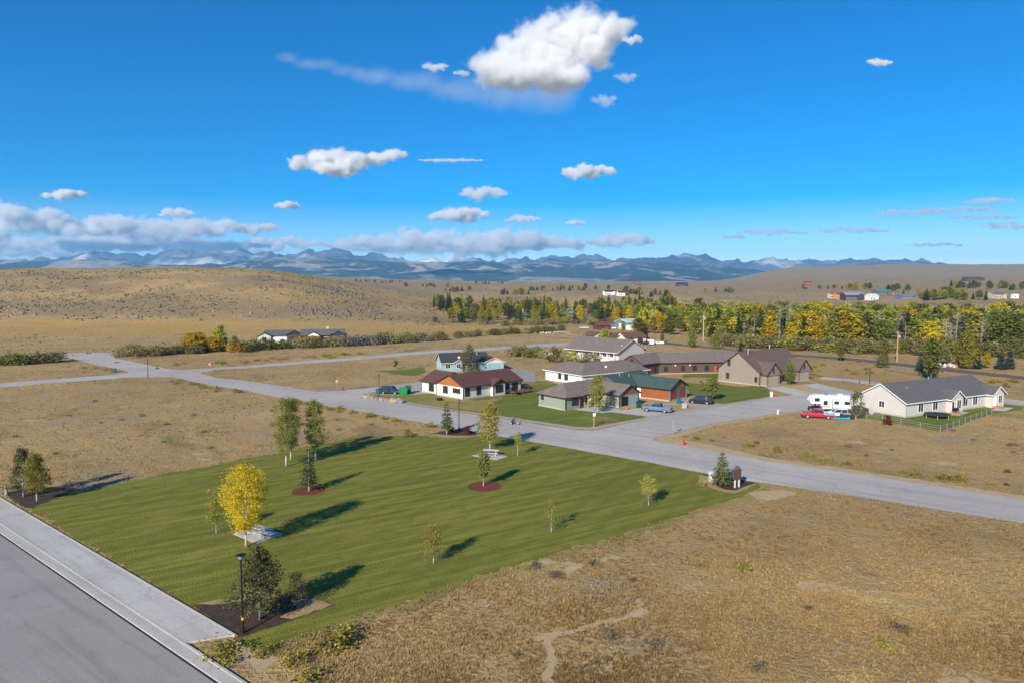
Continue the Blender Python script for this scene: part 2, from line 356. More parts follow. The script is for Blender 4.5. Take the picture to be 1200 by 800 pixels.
def ribbon(name, px, w, m, lift=.06, label=None):
    c = densify([at(u, v) for u, v in px], 6, False); mb = MB(); n = len(c)
    for i, p in enumerate(c):
        d = (c[min(i + 1, n - 1)] - c[max(i - 1, 0)]); s = Vector((-d.y, d.x, 0)).normalized() * w / 2
        for k in (-1, -.5, 0, .5, 1):
            q = p + s * k; mb.v.append((q.x, q.y, gz(q.x, q.y) + lift))
    for i in range(n - 1):
        for k in range(4): a = i * 5 + k; mb.f.append((a + 1, a, a + 5, a + 6))
    return tag(mb.build(name, m), label, kind='structure')
CHIP = m_road('chip sealed road', (.41, .375, .345), (.48, .44, .405))
ASPH = m_road('grey asphalt', (.295, .274, .256), (.345, .322, .302), False); DARK = m_road('brown grey highway', (.12, .10, .09), (.16, .13, .115), False)
CONC = m_road('pale concrete', (.43, .41, .38), (.52, .50, .47), False)
GRAV = m_soil('pale gravel', (.36, .33, .29), (.42, .39, .35), (.24, .21, .18), 1.4, .04)
DIRT = m_soil('bare pale dirt', (.43, .315, .175), (.49, .37, .215), (.30, .21, .11), 1.2, .05)
LAWN = m_lawn(); LAWN2 = m_lawn('house lawn', (.12, .15, .025), (.17, .20, .04), (.28, .23, .08), 60, (.56, .72)); LAWN3 = m_lawn('yellowing lawn', (.19, .185, .05), (.26, .225, .075), (.33, .25, .095), 40, (.4, .6))
MULCH = m_soil('dark bark mulch', (.055, .04, .034), (.085, .06, .045), (.2, .13, .075), 2.0, .12)
STRAW = m_soil('dry edging grass', (.36, .25, .12), (.43, .31, .16), (.2, .14, .07), 1.6, .1)
RMULCH = m_soil('red bark mulch', (.16, .05, .035), (.22, .075, .05), (.09, .03, .022), 2.6, .1)
# streets
sheet('street', [(150, 442), (174, 441.5), (202, 441.5), (217, 445), (252, 452), (290, 457.5), (324, 465), (361, 471.5), (388, 476), (420, 481), (467, 490), (495, 494.5), (521, 499.5), (558, 505), (590, 511), (640, 519.5), (690, 528.5), (760, 540.5), (823, 553), (880, 563), (1000, 581), (1200, 612.5), (1420, 646), (1420, 617), (1200, 584), (1000, 553), (900, 539), (830, 526), (790, 519), (772, 516.5), (764, 514.5), (770, 511.5), (780, 509), (836, 496), (911, 484), (943, 480), (985, 474), (1012, 466), (1004, 459), (1000, 458), (945, 459.5), (934, 462), (900, 465), (885, 469), (849, 475), (819, 480), (780, 487), (762, 490), (731, 496.5), (699, 503.5), (682, 504), (630, 496.5), (571, 487.5), (530, 482), (494, 476), (472, 472), (440, 467), (420, 463), (432, 460), (448, 457), (447, 452.5), (430, 454.5), (392, 457.5), (374, 458.5), (355, 456), (317, 450), (290, 446), (252, 442), (234, 436.8), (252, 433), (290, 431), (410, 422), (504, 414), (551, 411.5), (630, 407), (666, 405), (666, 401.5), (630, 403), (549, 409), (504, 410.5), (430, 417), (290, 428), (247, 431), (215, 433), (200, 432.5), (177, 428), (150, 422.5), (134, 419), (134, 413.5), (100, 413), (72, 413.5), (20, 416), (-60, 419), (-60, 425), (20, 420), (77, 418), (95, 423), (115, 427.5), (150, 435), (150, 437), (125, 439.4), (75, 443), (0, 449), (-90, 457), (-90, 462), (0, 453.5), (75, 447.5)], .012, CHIP, .1, 'pale grey chip sealed subdivision street')
ribbon('back_road', [(962, 442.5), (1000, 445.5), (1035, 450.5), (1100, 458.5), (1173, 468), (1240, 478), (1330, 490)], 6.2, CHIP, .012, 'pale grey road passing behind the white house')
ribbon('highway', [(700, 398.5), (777, 402), (855, 409), (930, 416), (1000, 421), (1100, 432), (1200, 442.5), (1330, 455)], 7.5, DARK, .05, 'brown grey highway along the wooded creek')
ribbon('dirt_road', [(560, 364), (610, 366), (650, 367), (700, 370), (740, 372)], 7, GRAV, .25, 'pale dirt road before the far tree line')
ribbon('field_track', [(590, 372), (612, 376), (636, 379), (664, 388), (668, 394)], 3, DIRT, .2, 'pale dirt track through the brush')
def off(px, d):  # shift a pair of points sideways on the ground
    a, b = at(*px[0]), at(*px[1]); n = Vector((-(b - a).y, (b - a).x, 0)).normalized() * d; return [a + n, b + n]
sw0, sw1 = at(0, 583), at(277, 745); sdir = (sw1 - sw0).normalized(); snor = Vector((-sdir.y, sdir.x, 0))      # snor points away from the road (to the lawn)
SWA = sw0 - sdir * 60
def strip(name, d0, d1, z, m, end, label, e2=None):
    a0, a1, b1, b0 = SWA + snor * d0, sw0 + sdir * end + snor * d0, sw0 + sdir * (e2 or end) + snor * d1, SWA + snor * d1
    return sheet(name, None, z, m, 0, label, z, world=[a0, a1, b1, b0])
LS = (sw1 - sw0).length
strip('sidewalk', -2.75, -.17, .13, CONC, LS - 1.8, 'wide pale concrete sidewalk beside the lawn', LS - .2)
strip('sidewalk_edge', -.17, 0, .145, mat('light concrete curb', (.5, .475, .43), .85, .08), LS, 'raised pale concrete edging between sidewalk and lawn')
strip('gutter', -3.75, -2.93, .10, CONC, LS + 75, 'pale concrete gutter pan along the asphalt road')
strip('kerb', -2.93, -2.75, .14, CONC, LS + 75, 'pale concrete kerb')
sheet('gutter_seam', None, .016, mat('black tar joint', (.02, .02, .02), .6), 0, 'dark tar seam between gutter and asphalt', world=[SWA + snor * -3.92, sw0 + sdir * (LS + 75) + snor * -3.92, sw0 + sdir * (LS + 75) + snor * -3.752, SWA + snor * -3.752])
sheet('near_road', None, .012, ASPH, 0, 'grey asphalt road with rough surface', world=[SWA + snor * -22, SWA + snor * -22 + sdir * 190, SWA + snor * -3.76 + sdir * 190, SWA + snor * -3.76])
# expansion joints of the sidewalk are grooves: narrow dark strips
for k in range(0, 60, 3):
    p = SWA + sdir * (k * 2.3 + 18)
    if (p - SWA).dot(sdir) > 60 + LS - 2.2: break
    sheet('sidewalk_joint', None, .1325, mat('concrete joint', (.25, .235, .215), .9), 0, 'narrow joint across the concrete sidewalk', world=[p + snor * -2.74, p + sdir * .035 + snor * -2.74, p + sdir * .035 + snor * -.18, p + snor * -.18])
sheet('concrete_gutter', [(590, 511.5), (640, 520), (690, 529), (760, 541), (823, 553.5), (868, 561.5), (893, 565.5), (893, 562), (868, 557.5), (823, 549.5), (760, 537), (690, 525), (640, 516), (590, 508), (556, 502.5), (548, 503), (558, 506)], .02, CONC, 0, 'pale concrete gutter band along the street')
sheet('gutter_far_side', [(420, 462.5), (440, 466), (472, 471), (494, 475), (530, 481), (571, 486.5), (630, 495.5), (675, 502.5), (690, 503), (700, 502), (731, 495.5), (765, 489.5), (800, 484), (849, 475.2), (885, 468.8), (885, 467.6), (849, 473), (819, 477.5), (790, 482.5), (765, 486.7), (731, 493.5), (700, 499.4), (690, 500.6), (675, 500), (630, 493.4), (571, 484.7), (530, 479.4), (494, 473.6), (472, 469.8), (440, 464.6)], .02, GRAV, .12, 'pale gravel shoulder along the house lawns')
sheet('street_shoulder', [(771, 517), (790, 519.5), (830, 527), (900, 540), (1000, 554), (1200, 585), (1420, 618), (1420, 613), (1200, 580.5), (1000, 550), (900, 536), (835, 521), (800, 515), (788, 513), (836, 499), (911, 486.5), (943, 482), (943, 480.5), (911, 484.6), (836, 496.7), (780, 509.7), (766, 513.5)], .016, DIRT, .35, 'dusty pale shoulder of the street')
# lawns and beds
sheet('park_lawn', [(36, 596), (84, 577), (130, 568), (170, 560), (200, 553), (250, 545), (290, 536), (331, 530), (361, 522.5), (420, 511.5), (469, 510), (501, 510), (530, 512.5), (568, 509), (590, 511.7), (640, 520.3), (690, 529.3), (760, 541.3), (823, 553.8), (868, 562), (893, 566), (884, 574), (867, 582), (835, 591), (800, 602), (765, 614), (720, 629), (667, 642), (620, 656), (560, 674), (500, 696), (430, 717), (360, 742), (320, 754), (290, 765), (262, 758), (278, 746)], .006, LAWN, .5, 'mown green park lawn')
sheet('lawn_margin', [(893, 566), (884, 574), (867, 582), (835, 591), (800, 602), (765, 614), (720, 629), (667, 642), (620, 656), (560, 674), (500, 696), (430, 717), (360, 742), (320, 754), (290, 765), (272, 764), (285, 772), (330, 765), (375, 751), (440, 727), (505, 706), (565, 683), (622, 665), (670, 650), (725, 637), (770, 620), (805, 608), (840, 597), (880, 586), (905, 570)], .003, LAWN3, .9, 'yellowing grass margin where the lawn meets the dry field', wild=True)
sheet('house_lawn', [(445, 463.5), (480, 458), (560, 452), (605, 445), (642, 446), (700, 466), (716, 480), (735, 484), (762, 487.5), (731, 493), (700, 498.6), (690, 500), (675, 499.4), (630, 493), (571, 484.4), (530, 479), (494, 473.2)], .006, LAWN2, .2, 'green lawn round the maroon roofed and sage green houses')
sheet('yellow_lawn', [(436, 463), (480, 459), (500, 462), (560, 469), (590, 464), (575, 474), (565, 482.5), (530, 478.5), (494, 472.8), (472, 469.4), (440, 464.2)], .01, LAWN3, .5, 'yellowing lawn strip before the white house')
sheet('side_lawn', [(799, 437), (848, 436), (900, 452), (903, 463.5), (851, 472.5), (834, 471.5), (808, 461.5)], .006, LAWN2, .3, 'green lawn beside the big taupe house')
sheet('worn_lawn', [(801, 443), (812, 441.5), (846, 442.5), (884, 452), (870, 453), (843, 450), (815, 449), (803, 447)], .01, STRAW, .5, 'worn straw patch across the side lawn')
sheet('fenced_lawn', [(1000, 487), (1034, 492.5), (1102, 505), (1161, 484.5), (1195, 480), (1200, 476), (1168, 472), (1062, 487), (1010, 479)], .006, LAWN2, .25, 'fenced green lawn before the white house')
sheet('blue_house_lawn', [(440, 434), (470, 432.5), (497, 429.5), (500, 436), (488, 440), (474, 439.5), (452, 436)], .006, LAWN2, .5, 'green lawn beside the light blue house')
sheet('lamp_bed', [(226, 708.5), (250, 703), (290, 697), (330, 696), (365, 700), (394, 707.5), (370, 716), (330, 731), (281, 746.5), (278, 744)], .014, MULCH, .12, 'dark mulch bed by the street lamp')
sheet('lamp_bed_straw', [(230, 707), (255, 702), (290, 696.5), (322, 695.6), (330, 699), (296, 701), (270, 706), (248, 709)], .018, STRAW, .15, 'dry grass at the back of the mulch bed')
sheet('lamp_bed_straw', [(340, 704), (365, 700), (392, 707.5), (368, 716), (345, 724), (330, 722), (352, 712)], .018, STRAW, .2, 'dry grass at the end of the mulch bed')
sheet('corner_bed', [(2, 577), (30, 572), (58, 570), (88, 571), (84, 577), (60, 586), (36, 595), (28, 594)], .014, MULCH, .2, 'dark mulch bed under two trees at the sidewalk end')
sheet('shrub_bed', [(500, 509.5), (516, 505), (540, 502), (556, 504), (568, 508.5), (545, 511), (520, 511.8)], .014, MULCH, .15, 'dark shrub bed beside the street')
sheet('shrub_bed_straw', [(498, 509.2), (512, 508), (530, 510), (550, 510), (570, 508.6), (546, 512), (520, 512.8)], .018, STRAW, .1, 'dry grass edge of the shrub bed')
sheet('sign_bed', [(819, 557), (822, 555), (838, 557), (862, 561), (884, 565), (876, 571), (862, 577), (847, 575), (833, 570), (821, 562)], .014, MULCH, .1, 'dark mulch bed by the street corner')
sheet('sign_bed_straw', [(818, 558), (821, 555.5), (832, 558), (834, 562), (840, 569), (850, 573), (862, 574), (878, 568), (886, 566), (876, 572), (862, 578), (847, 576), (832, 571), (820, 563)], .018, STRAW, .1, 'dry grass border of the mulch bed')
for cx, cy, rx in ((361.5, 574.5, 19.5), (568, 569.5, 20.5)):
    c = at(cx, cy); rr = rx * c.y / 800
    sheet('mulch_ring', None, .014, RMULCH, .06, 'round red mulch ring in the park lawn', world=[c + Vector((math.cos(k * R(12)) * rr, math.sin(k * R(12)) * rr, 0)) for k in range(30)])
# yards and drives
sheet('gravel_yard', [(447, 452.5), (475, 449.5), (500, 445), (520, 452), (510, 460), (479, 462.2), (462, 462.5), (445, 462.5), (440, 460)], .016, GRAV, .3, 'gravel yard of the maroon roofed house')
sheet('gravel_drive', [(598, 432), (626, 434), (628, 447), (606, 447), (600, 440)], .016, ASPH, .2, 'grey paved pad beside the white house')
sheet('concrete_walk', [(673, 479.5), (678, 477.5), (697, 476), (722, 478), (728, 480.5), (754, 476.5), (790, 482), (782, 488), (765, 488.5), (742, 485.5), (716, 482.5), (706, 483.5), (690, 481.5)], .014, CONC, .1, 'pale concrete walk and driveway of the sage green house')
sheet('concrete_drive', [(758, 470), (786, 472.5), (792, 470), (806, 467), (812, 466), (836, 472), (850, 475), (822, 479.5), (800, 473.5), (786, 474.5), (757, 472)], .014, GRAV, .1, 'pale concrete driveway of the orange house')
sheet('concrete_drive', [(896, 453.5), (916, 452.2), (945, 458.5), (940, 463), (932, 463)], .014, CONC, .1, 'pale concrete driveway to the nearer garage of the taupe house')
sheet('concrete_drive', [(940, 450.2), (958, 448.8), (1003, 459.5), (996, 464), (970, 459)], .018, CONC, .1, 'pale concrete driveway to the farther garage of the taupe house')
sheet('dirt_strip', [(916, 452.2), (940, 450.2), (972, 459.6), (945, 459.5)], .01, DIRT, .2, 'bare dirt between two driveways')
sheet('gravel_lot', [(936, 482), (960, 476), (1000, 466), (1014, 472), (1008, 486), (990, 491), (952, 489)], .014, GRAV, .5, 'gravel parking spot by the camper trailer')
sheet('patio_slab', [(1160, 480.5), (1172, 476.5), (1188, 477.5), (1178, 481.5)], .03, CONC, 0, 'small pale concrete patio slab')
sheet('patio_slab', [(1112, 485.5), (1122, 482), (1136, 482.5), (1124, 487)], .03, CONC, 0, 'small concrete pad by the steps')
sheet('picnic_pad', [(273.5, 625.5), (301, 613.5), (332, 626), (299, 636)], None, CONC, 0, 'square concrete pad under the nearer picnic table', .06)
sheet('picnic_pad', [(553.5, 533.6), (573, 528.8), (595, 534.8), (582, 538.6)], None, CONC, 0, 'square concrete pad under the farther picnic table', .06)
sheet('dirt_path', [(622, 747), (660, 738), (700, 729), (738, 720), (748, 712), (744, 703), (752, 700), (754, 712), (766, 716), (762, 721), (740, 725), (700, 733), (655, 744), (648, 752), (652, 772), (650, 800), (636, 800), (640, 770), (636, 752)], .008, DIRT, .3, 'pale dirt footpath through the dry grass')
sheet('dirt_path', [(665, 662), (690, 655), (720, 650), (728, 653), (700, 660), (672, 668), (664, 676), (660, 670)], .008, DIRT, .35, 'bare pale dirt patch in the dry grass')
sheet('dirt_path', [(880, 577), (915, 573), (935, 578), (905, 586), (885, 584)], .008, DIRT, .35, 'bare pale dirt patch beside the street')
sheet('dirt_path', [(262, 748), (285, 752), (300, 770), (330, 772), (310, 790), (288, 775), (268, 762)], .008, DIRT, .4, 'bare dirt at the sidewalk end')
for k in range(12):   # other worn bare spots in the dry grass
    u, v = (rnd.uniform(330, 1190), rnd.uniform(640, 800)) if k % 2 else (rnd.uniform(0, 300), rnd.uniform(470, 540)) if k % 4 else (rnd.uniform(900, 1190), rnd.uniform(510, 560))
    if k % 2 and v < 760 - .33 * (u - 330) and u < 800: continue
    c = at(u, v); a0 = rnd.uniform(.5, 1.6)
    sheet('dirt_patch', None, .0025 + .0007 * k, DIRT, .3, 'small bare dirt patch in dry grass', wild=True, world=[c + Vector((math.cos(q * R(36)) * a0 * rnd.uniform(.7, 1.7), math.sin(q * R(36)) * a0 * rnd.uniform(.4, .9), 0)) for q in range(10)])
# ------------------------------------------------------------------ mountains, haze
def range_(name, crest, y0, y1, base_row, m, label, amp, seed, fold=900):
    us = np.linspace(-260, 1460, 700); ts = np.linspace(0, 1, 64)
    U, T = np.meshgrid(us, ts, indexing='ij'); Y = y0 + (y1 - y0) * T; X = (U - 600) / 800 * (y0 + (y1 - y0) * .6)
    X = X + (U - 600) / 800 * (y1 - y0) * (T - .6) * .6
    cu, cv = zip(*crest); cr = np.interp(U, cu, cv) + (fbm(U / 7, U * 0 + seed, 4, seed) - .5) * (3 if name == 'mountains' else 1.5) + ((.62 - fbm(U / 13, U * 0 + 3.3, 4, 41, True)) * 9 if name == 'mountains' else 0); zc = CAM_H + (HOR - cr) * (y0 + (y1 - y0) * .6) / FOC; zb = CAM_H - (base_row - HOR) * y0 / FOC
    prof = np.where(T < .6, (T / .6) ** 1.25, np.maximum(0, 1 - (T - .6) * 1.6))
    rid = fbm(X / fold, Y / fold, 7, seed, True) - .6
    Z = zb + (zc - zb) * prof + (rid * amp + (fbm(X / 380, Y / 380, 5, seed + 3, True) - .6) * 90) * np.clip(prof * 1.6, .05, 1) * np.where(np.abs(T - .6) < .04, .3, 1)
    n, k = U.shape; ii = np.arange(n * k).reshape(n, k)
    F = np.stack([ii[:-1, :-1], ii[1:, :-1], ii[1:, 1:], ii[:-1, 1:]], -1).reshape(-1, 4)
    o = npmesh(name, np.stack([X, Y, Z], -1).reshape(-1, 3), F, m); o.data.shade_smooth(); return tag(o, label, kind='structure')
range_('foothills', [(-260, 306), (0, 305.5), (60, 306), (120, 304), (180, 310), (240, 311), (290, 309), (330, 305), (380, 303.5), (430, 305), (460, 307), (520, 308), (560, 307), (600, 309.5), (650, 309), (700, 308.5), (750, 307.5), (800, 310), (840, 314), (870, 318), (900, 322), (960, 324), (1460, 326)],
       7200, 10500, 331, m_mountain('forested foothill', (.028, .052, .052), (.31, .275, .22), (.42, .37, .30), .50, .58), 'blue forested foothills', 130, 5, 900)
range_('mountains', [(-260, 308), (0, 307), (40, 305), (60, 302), (85, 301), (100, 298.5), (115, 294.5), (128, 297), (137, 300), (150, 295.5), (162, 296), (172, 299.5), (182, 296), (200, 294.5), (218, 294.5), (236, 298), (255, 294.5), (266, 298), (276, 301), (284, 293.5), (291, 297), (302, 301), (312, 299), (321, 295.5), (336, 302.5), (348, 301), (356, 299), (363, 293.5), (371, 298), (385, 294.5), (398, 293), (408, 293.5), (416, 301), (430, 299), (441, 294.5), (456, 300.5), (470, 303), (500, 304.5), (508, 300.5), (514, 303), (530, 300.5), (545, 302), (560, 305), (590, 304), (612, 301), (625, 304), (640, 301.5), (655, 303), (670, 304.5), (682, 301.5), (700, 300.5), (720, 305), (735, 304), (752, 303), (780, 301), (800, 298.5), (820, 301.5), (850, 305), (880, 307), (905, 304), (935, 304), (980, 306.5), (1010, 305), (1030, 307.5), (1045, 305), (1075, 304.5), (1090, 309), (1130, 313), (1460, 314)],
       11500, 15000, 330, m_mountain('granite peak', (.045, .055, .07), (.15, .15, .15), (.75, .73, .70), .46, .58), 'blue granite mountain peaks with pale rock faces', 300, 11, 1500)
hz = MB().box(-17000, 17000, -1500, 17500, -60, 930).build('haze', [])
m, t, o = newmat('thin blue air'); pv = nd(t, 'ShaderNodeVolumePrincipled', Density=5.4e-5, Anisotropy=0.0); pv.inputs['Color'].default_value = (.23, .58, 1.0, 1); pv.inputs['Density Attribute'].default_value = ''
t.links.new(pv.outputs[0], o.inputs['Volume']); hz.data.materials.append(m); tag(hz, 'thin blue haze over the valley', kind='stuff')
# ------------------------------------------------------------------ clouds: bodies of vapour, lit by the sun
def vapour(cs, rs, px, dens, fine, t0=.02, t1=.3, amp=1.0):
    """Vapour of one cloud: thick in the billows (centres cs, radii rs), torn at the rim by noise."""
    m, t, o = newmat('cloud vapour'); P = t.nodes.new('ShaderNodeTexCoord').outputs['Object']; f = None
    for c, r in zip(cs, rs):
        q = nd(t, 'ShaderNodeVectorMath', operation='SUBTRACT'); t.links.new(P, q.inputs[0]); q.inputs[1].default_value = c
        w = nd(t, 'ShaderNodeVectorMath', operation='MULTIPLY'); t.links.new(q.outputs[0], w.inputs[0]); w.inputs[1].default_value = (1 / r[0], 1 / r[1], 1 / r[2])
        l = nd(t, 'ShaderNodeVectorMath', operation='LENGTH'); t.links.new(w.outputs[0], l.inputs[0])
        if f is None: f = l.outputs['Value']
        else:
            k = nd(t, 'ShaderNodeMath', operation='SMOOTH_MIN'); k.inputs[2].default_value = .25; t.links.new(f, k.inputs[0]); t.links.new(l.outputs['Value'], k.inputs[1]); f = k.outputs[0]
    mp = nd(t, 'ShaderNodeMapping', Scale=(1, 1, 1.25)); t.links.new(P, mp.inputs[0])
    n = noisef(t, mp.outputs[0], fine, 8, .64, .3)
    a = nd(t, 'ShaderNodeMath', operation='MULTIPLY_ADD'); t.links.new(n, a.inputs[0]); a.inputs[1].default_value = amp * 1.7; a.inputs[2].default_value = 1 - amp * .85
    d = nd(t, 'ShaderNodeMath', operation='SUBTRACT'); t.links.new(a.outputs[0], d.inputs[0]); t.links.new(f, d.inputs[1])
    mr = nd(t, 'ShaderNodeMapRange'); mr.interpolation_type = 'SMOOTHSTEP'; mr.inputs[1].default_value = t0; mr.inputs[2].default_value = t1; mr.inputs[4].default_value = dens; t.links.new(d.outputs[0], mr.inputs[0])
    v = nd(t, 'ShaderNodeVolumeScatter', Anisotropy=0.2); v.inputs['Color'].default_value = (1, 1, 1, 1); t.links.new(mr.outputs[0], v.inputs['Density']); t.links.new(v.outputs[0], o.inputs['Volume'])
    m.cycles.volume_step_rate = STEP_RATE; return m
STEP_RATE = .25
def skypoint(u, v, d):
    a, b = u - 600, 400 - v; q = Vector((a, FOC * _cp + b * _sp, -FOC * _sp + b * _cp)); return Vector((0, 0, CAM_H)) + q * (d / q.y)
def cloud(blobs, dist, label, group=None, tau=9, seed=0, name='cloud', fine=1.6, t1=.3, amp=1.0, thick=.8):
    """A cloud of vapour grown from billows given by their place in the sky and their size."""
    r = random.Random(seed * 31 + 5); bm = bmesh.new(); px = dist / FOC; c0 = skypoint(sum(b[0] for b in blobs) / len(blobs), sum(b[1] for b in blobs) / len(blobs), dist); big = max(b[2] for b in blobs) * px; cs, rs = [], []
    for b in blobs:
        c = skypoint(b[0], b[1], dist) - c0; c.y += r.uniform(-.5, .5) * big * thick; rad = b[2] * px; sq = b[3] if len(b) > 3 else .8; cs.append(tuple(c)); rs.append((rad, max(rad, big * .6) * thick, rad * sq))
        for q in bmesh.ops.create_icosphere(bm, subdivisions=2, radius=1)['verts']: q.co = Vector((q.co.x * rs[-1][0] * 1.5, q.co.y * rs[-1][1] * 1.5, q.co.z * rs[-1][2] * 1.6)) + c
    me = bpy.data.meshes.new(name); bm.to_mesh(me); bm.free(); o = bpy.data.objects.new(name, me); COL.objects.link(o)
    ex = max(max(v.co[i] for v in me.vertices) - min(v.co[i] for v in me.vertices) for i in (0, 2))
    md = o.modifiers.new('m', 'REMESH'); md.mode = 'VOXEL'; md.voxel_size = ex / 44
    me2 = bpy.data.meshes.new_from_object(o.evaluated_get(bpy.context.evaluated_depsgraph_get())); o.modifiers.clear(); o.data = me2; bpy.data.meshes.remove(me)
    me2.materials.clear(); me2.materials.append(vapour(cs, rs, px, tau / (2 * big), fine * 1.35 / big, t1=t1, amp=amp)); o.location = c0
    return tag(o, label, 'cloud', group)
def puff(u, v, w, h, seed):
    """Billows that fill a flat ellipse w by h pixels."""
    r = random.Random(seed); n = min(14, max(4, int(w / h * 1.9))); out = []
    for k in range(n):
        f = (k + .5) / n * 2 - 1; e = math.sqrt(max(.08, 1 - f * f)); rz = h * .55 * e * r.uniform(.6, 1.1); rad = max(rz * 1.5, w / n * .95 * r.uniform(.8, 1.1))
        out.append((u + f * w * .45, v + h * .15 * (1 - e) + r.uniform(-.25, .15) * h * e, rad, rz / rad))
    return out
cloud([(586, 84, 38, .62), (610, 68, 43, .74), (640, 52, 46, .8), (672, 36, 40, .85), (694, 28, 31, .8), (655, 78, 41, .66), (622, 92, 35, .52), (694, 58, 31, .7), (717, 36, 24, .6), (734, 26, 15, .6), (668, 90, 29, .5)], 4300, 'largest white cumulus cloud, towering over the thin streak of veil cloud', tau=22, seed=1, fine=1.25, amp=1.25, t1=.75)
cloud([(352, 193, 15, .6), (374, 187, 20, .7), (396, 186, 21, .7), (418, 189, 18, .65), (440, 185, 14, .65), (460, 182, 13, .6), (472, 181, 8, .6), (400, 197, 20, .5), (384, 198, 18, .45)], 6500, 'bright flat bottomed cloud with a dark blue underside, below the thin veil streak', tau=20, seed=2, fine=1.3, amp=1.25, t1=.7)
cloud([(338 + k * 16.5, 70 + k * 2.4 + 6 * math.sin(k / 20 * 3.1), 17 + 16 * (k / 20) ** .8, .40 + .4 * k / 20) for k in range(20)], 5200, 'long thin veil of pale cloud trailing from the largest cloud', tau=1.0, seed=3, fine=.9, t1=1.0, amp=.6)
small = [((742, 46, 24, 13), 3900, 'small wisp of cloud just beside the top of the largest cloud', 2.2), ((733, 90, 26, 10), 3800, 'small torn wisp beside the lower edge of the largest cloud', .8), ((708, 117, 30, 12), 3800, 'lowest ragged wisp under the largest cloud', .8),
         ((510, 78, 32, 10), 4700, 'small ragged wisp above the thin veil streak', 1.8), ((541, 86, 20, 7), 4700, 'tiny wisp between the veil streak and the largest cloud', 1.5), ((529, 188, 82, 5), 7000, 'thin straight streak of cloud beside the bright flat bottomed cloud', 2.2),
         ((690, 201, 62, 18), 7600, 'small bright cloud standing alone below the largest cloud', 6), ((1030, 73, 32, 8), 5200, 'lone small cloud high in the clear blue sky', 4), ((336, 241, 32, 9), 9500, 'small oval cloud under the bright flat bottomed cloud', 5),
         ((75, 228, 46, 15), 10500, 'small puffy cloud above the long cloud bank over the dry hill', 6), ((566, 227, 58, 15), 9500, 'thin slanting cloud above the middle of the mountains', 3), ((537, 252, 74, 19), 10500, 'flat white cloud between the slanting cloud and the horizon bank', 7),
         ((612, 257, 46, 9), 12000, 'pale wispy cloud beside the flat white cloud', 3), ((674, 261, 26, 7), 12000, 'tiny cloud above the tail of the horizon bank', 4)]
for k, (b, d, lb, ta) in enumerate(small): cloud(puff(*b, 50 + k), d, lb, tau=ta * 2.2, seed=10 + k, fine=1.1, amp=1.3, t1=.6)
bank = [(8, 247, 46, 20), (52, 254, 60, 18), (36, 268, 170, 32), (112, 263, 104, 26), (182, 270, 160, 28), (250, 266, 74, 20), (302, 268, 60, 14), (60, 287, 260, 20), (205, 288, 230, 20), (206, 250, 46, 12), (130, 280, 180, 18), (420, 286, 90, 18), (480, 283, 130, 26), (545, 284, 160, 32), (605, 287, 130, 26), (655, 287, 66, 18), (728, 283, 80, 20), (330, 285, 110, 14), (500, 292, 210, 12), (20, 296, 200, 12), (270, 293, 130, 12)]
for k, b in enumerate(bank): cloud(puff(*b, 80 + k), 21000 + k * 300, 'white cloud in the long low bank of clouds over the mountains', 'low bank of clouds over the mountains', tau=6.5, seed=30 + k, fine=1.25, amp=1.55, t1=.55)
veils = [(1060, 250, 84, 9), (1122, 246, 110, 8), (1160, 236, 64, 9), (1182, 265, 66, 12), (1000, 270, 90, 9), (905, 272, 90, 9), (860, 278, 30, 8), (1095, 287, 76, 5), (1150, 255, 90, 6)]
for k, b in enumerate(veils): cloud(puff(*b, 120 + k), 19500 + k * 300, 'thin pale cloud streak low in the clear sky over the flat mesa', 'thin cloud streaks over the mesa', tau=2.6, seed=60 + k, fine=.8, amp=1.1, t1=.6)
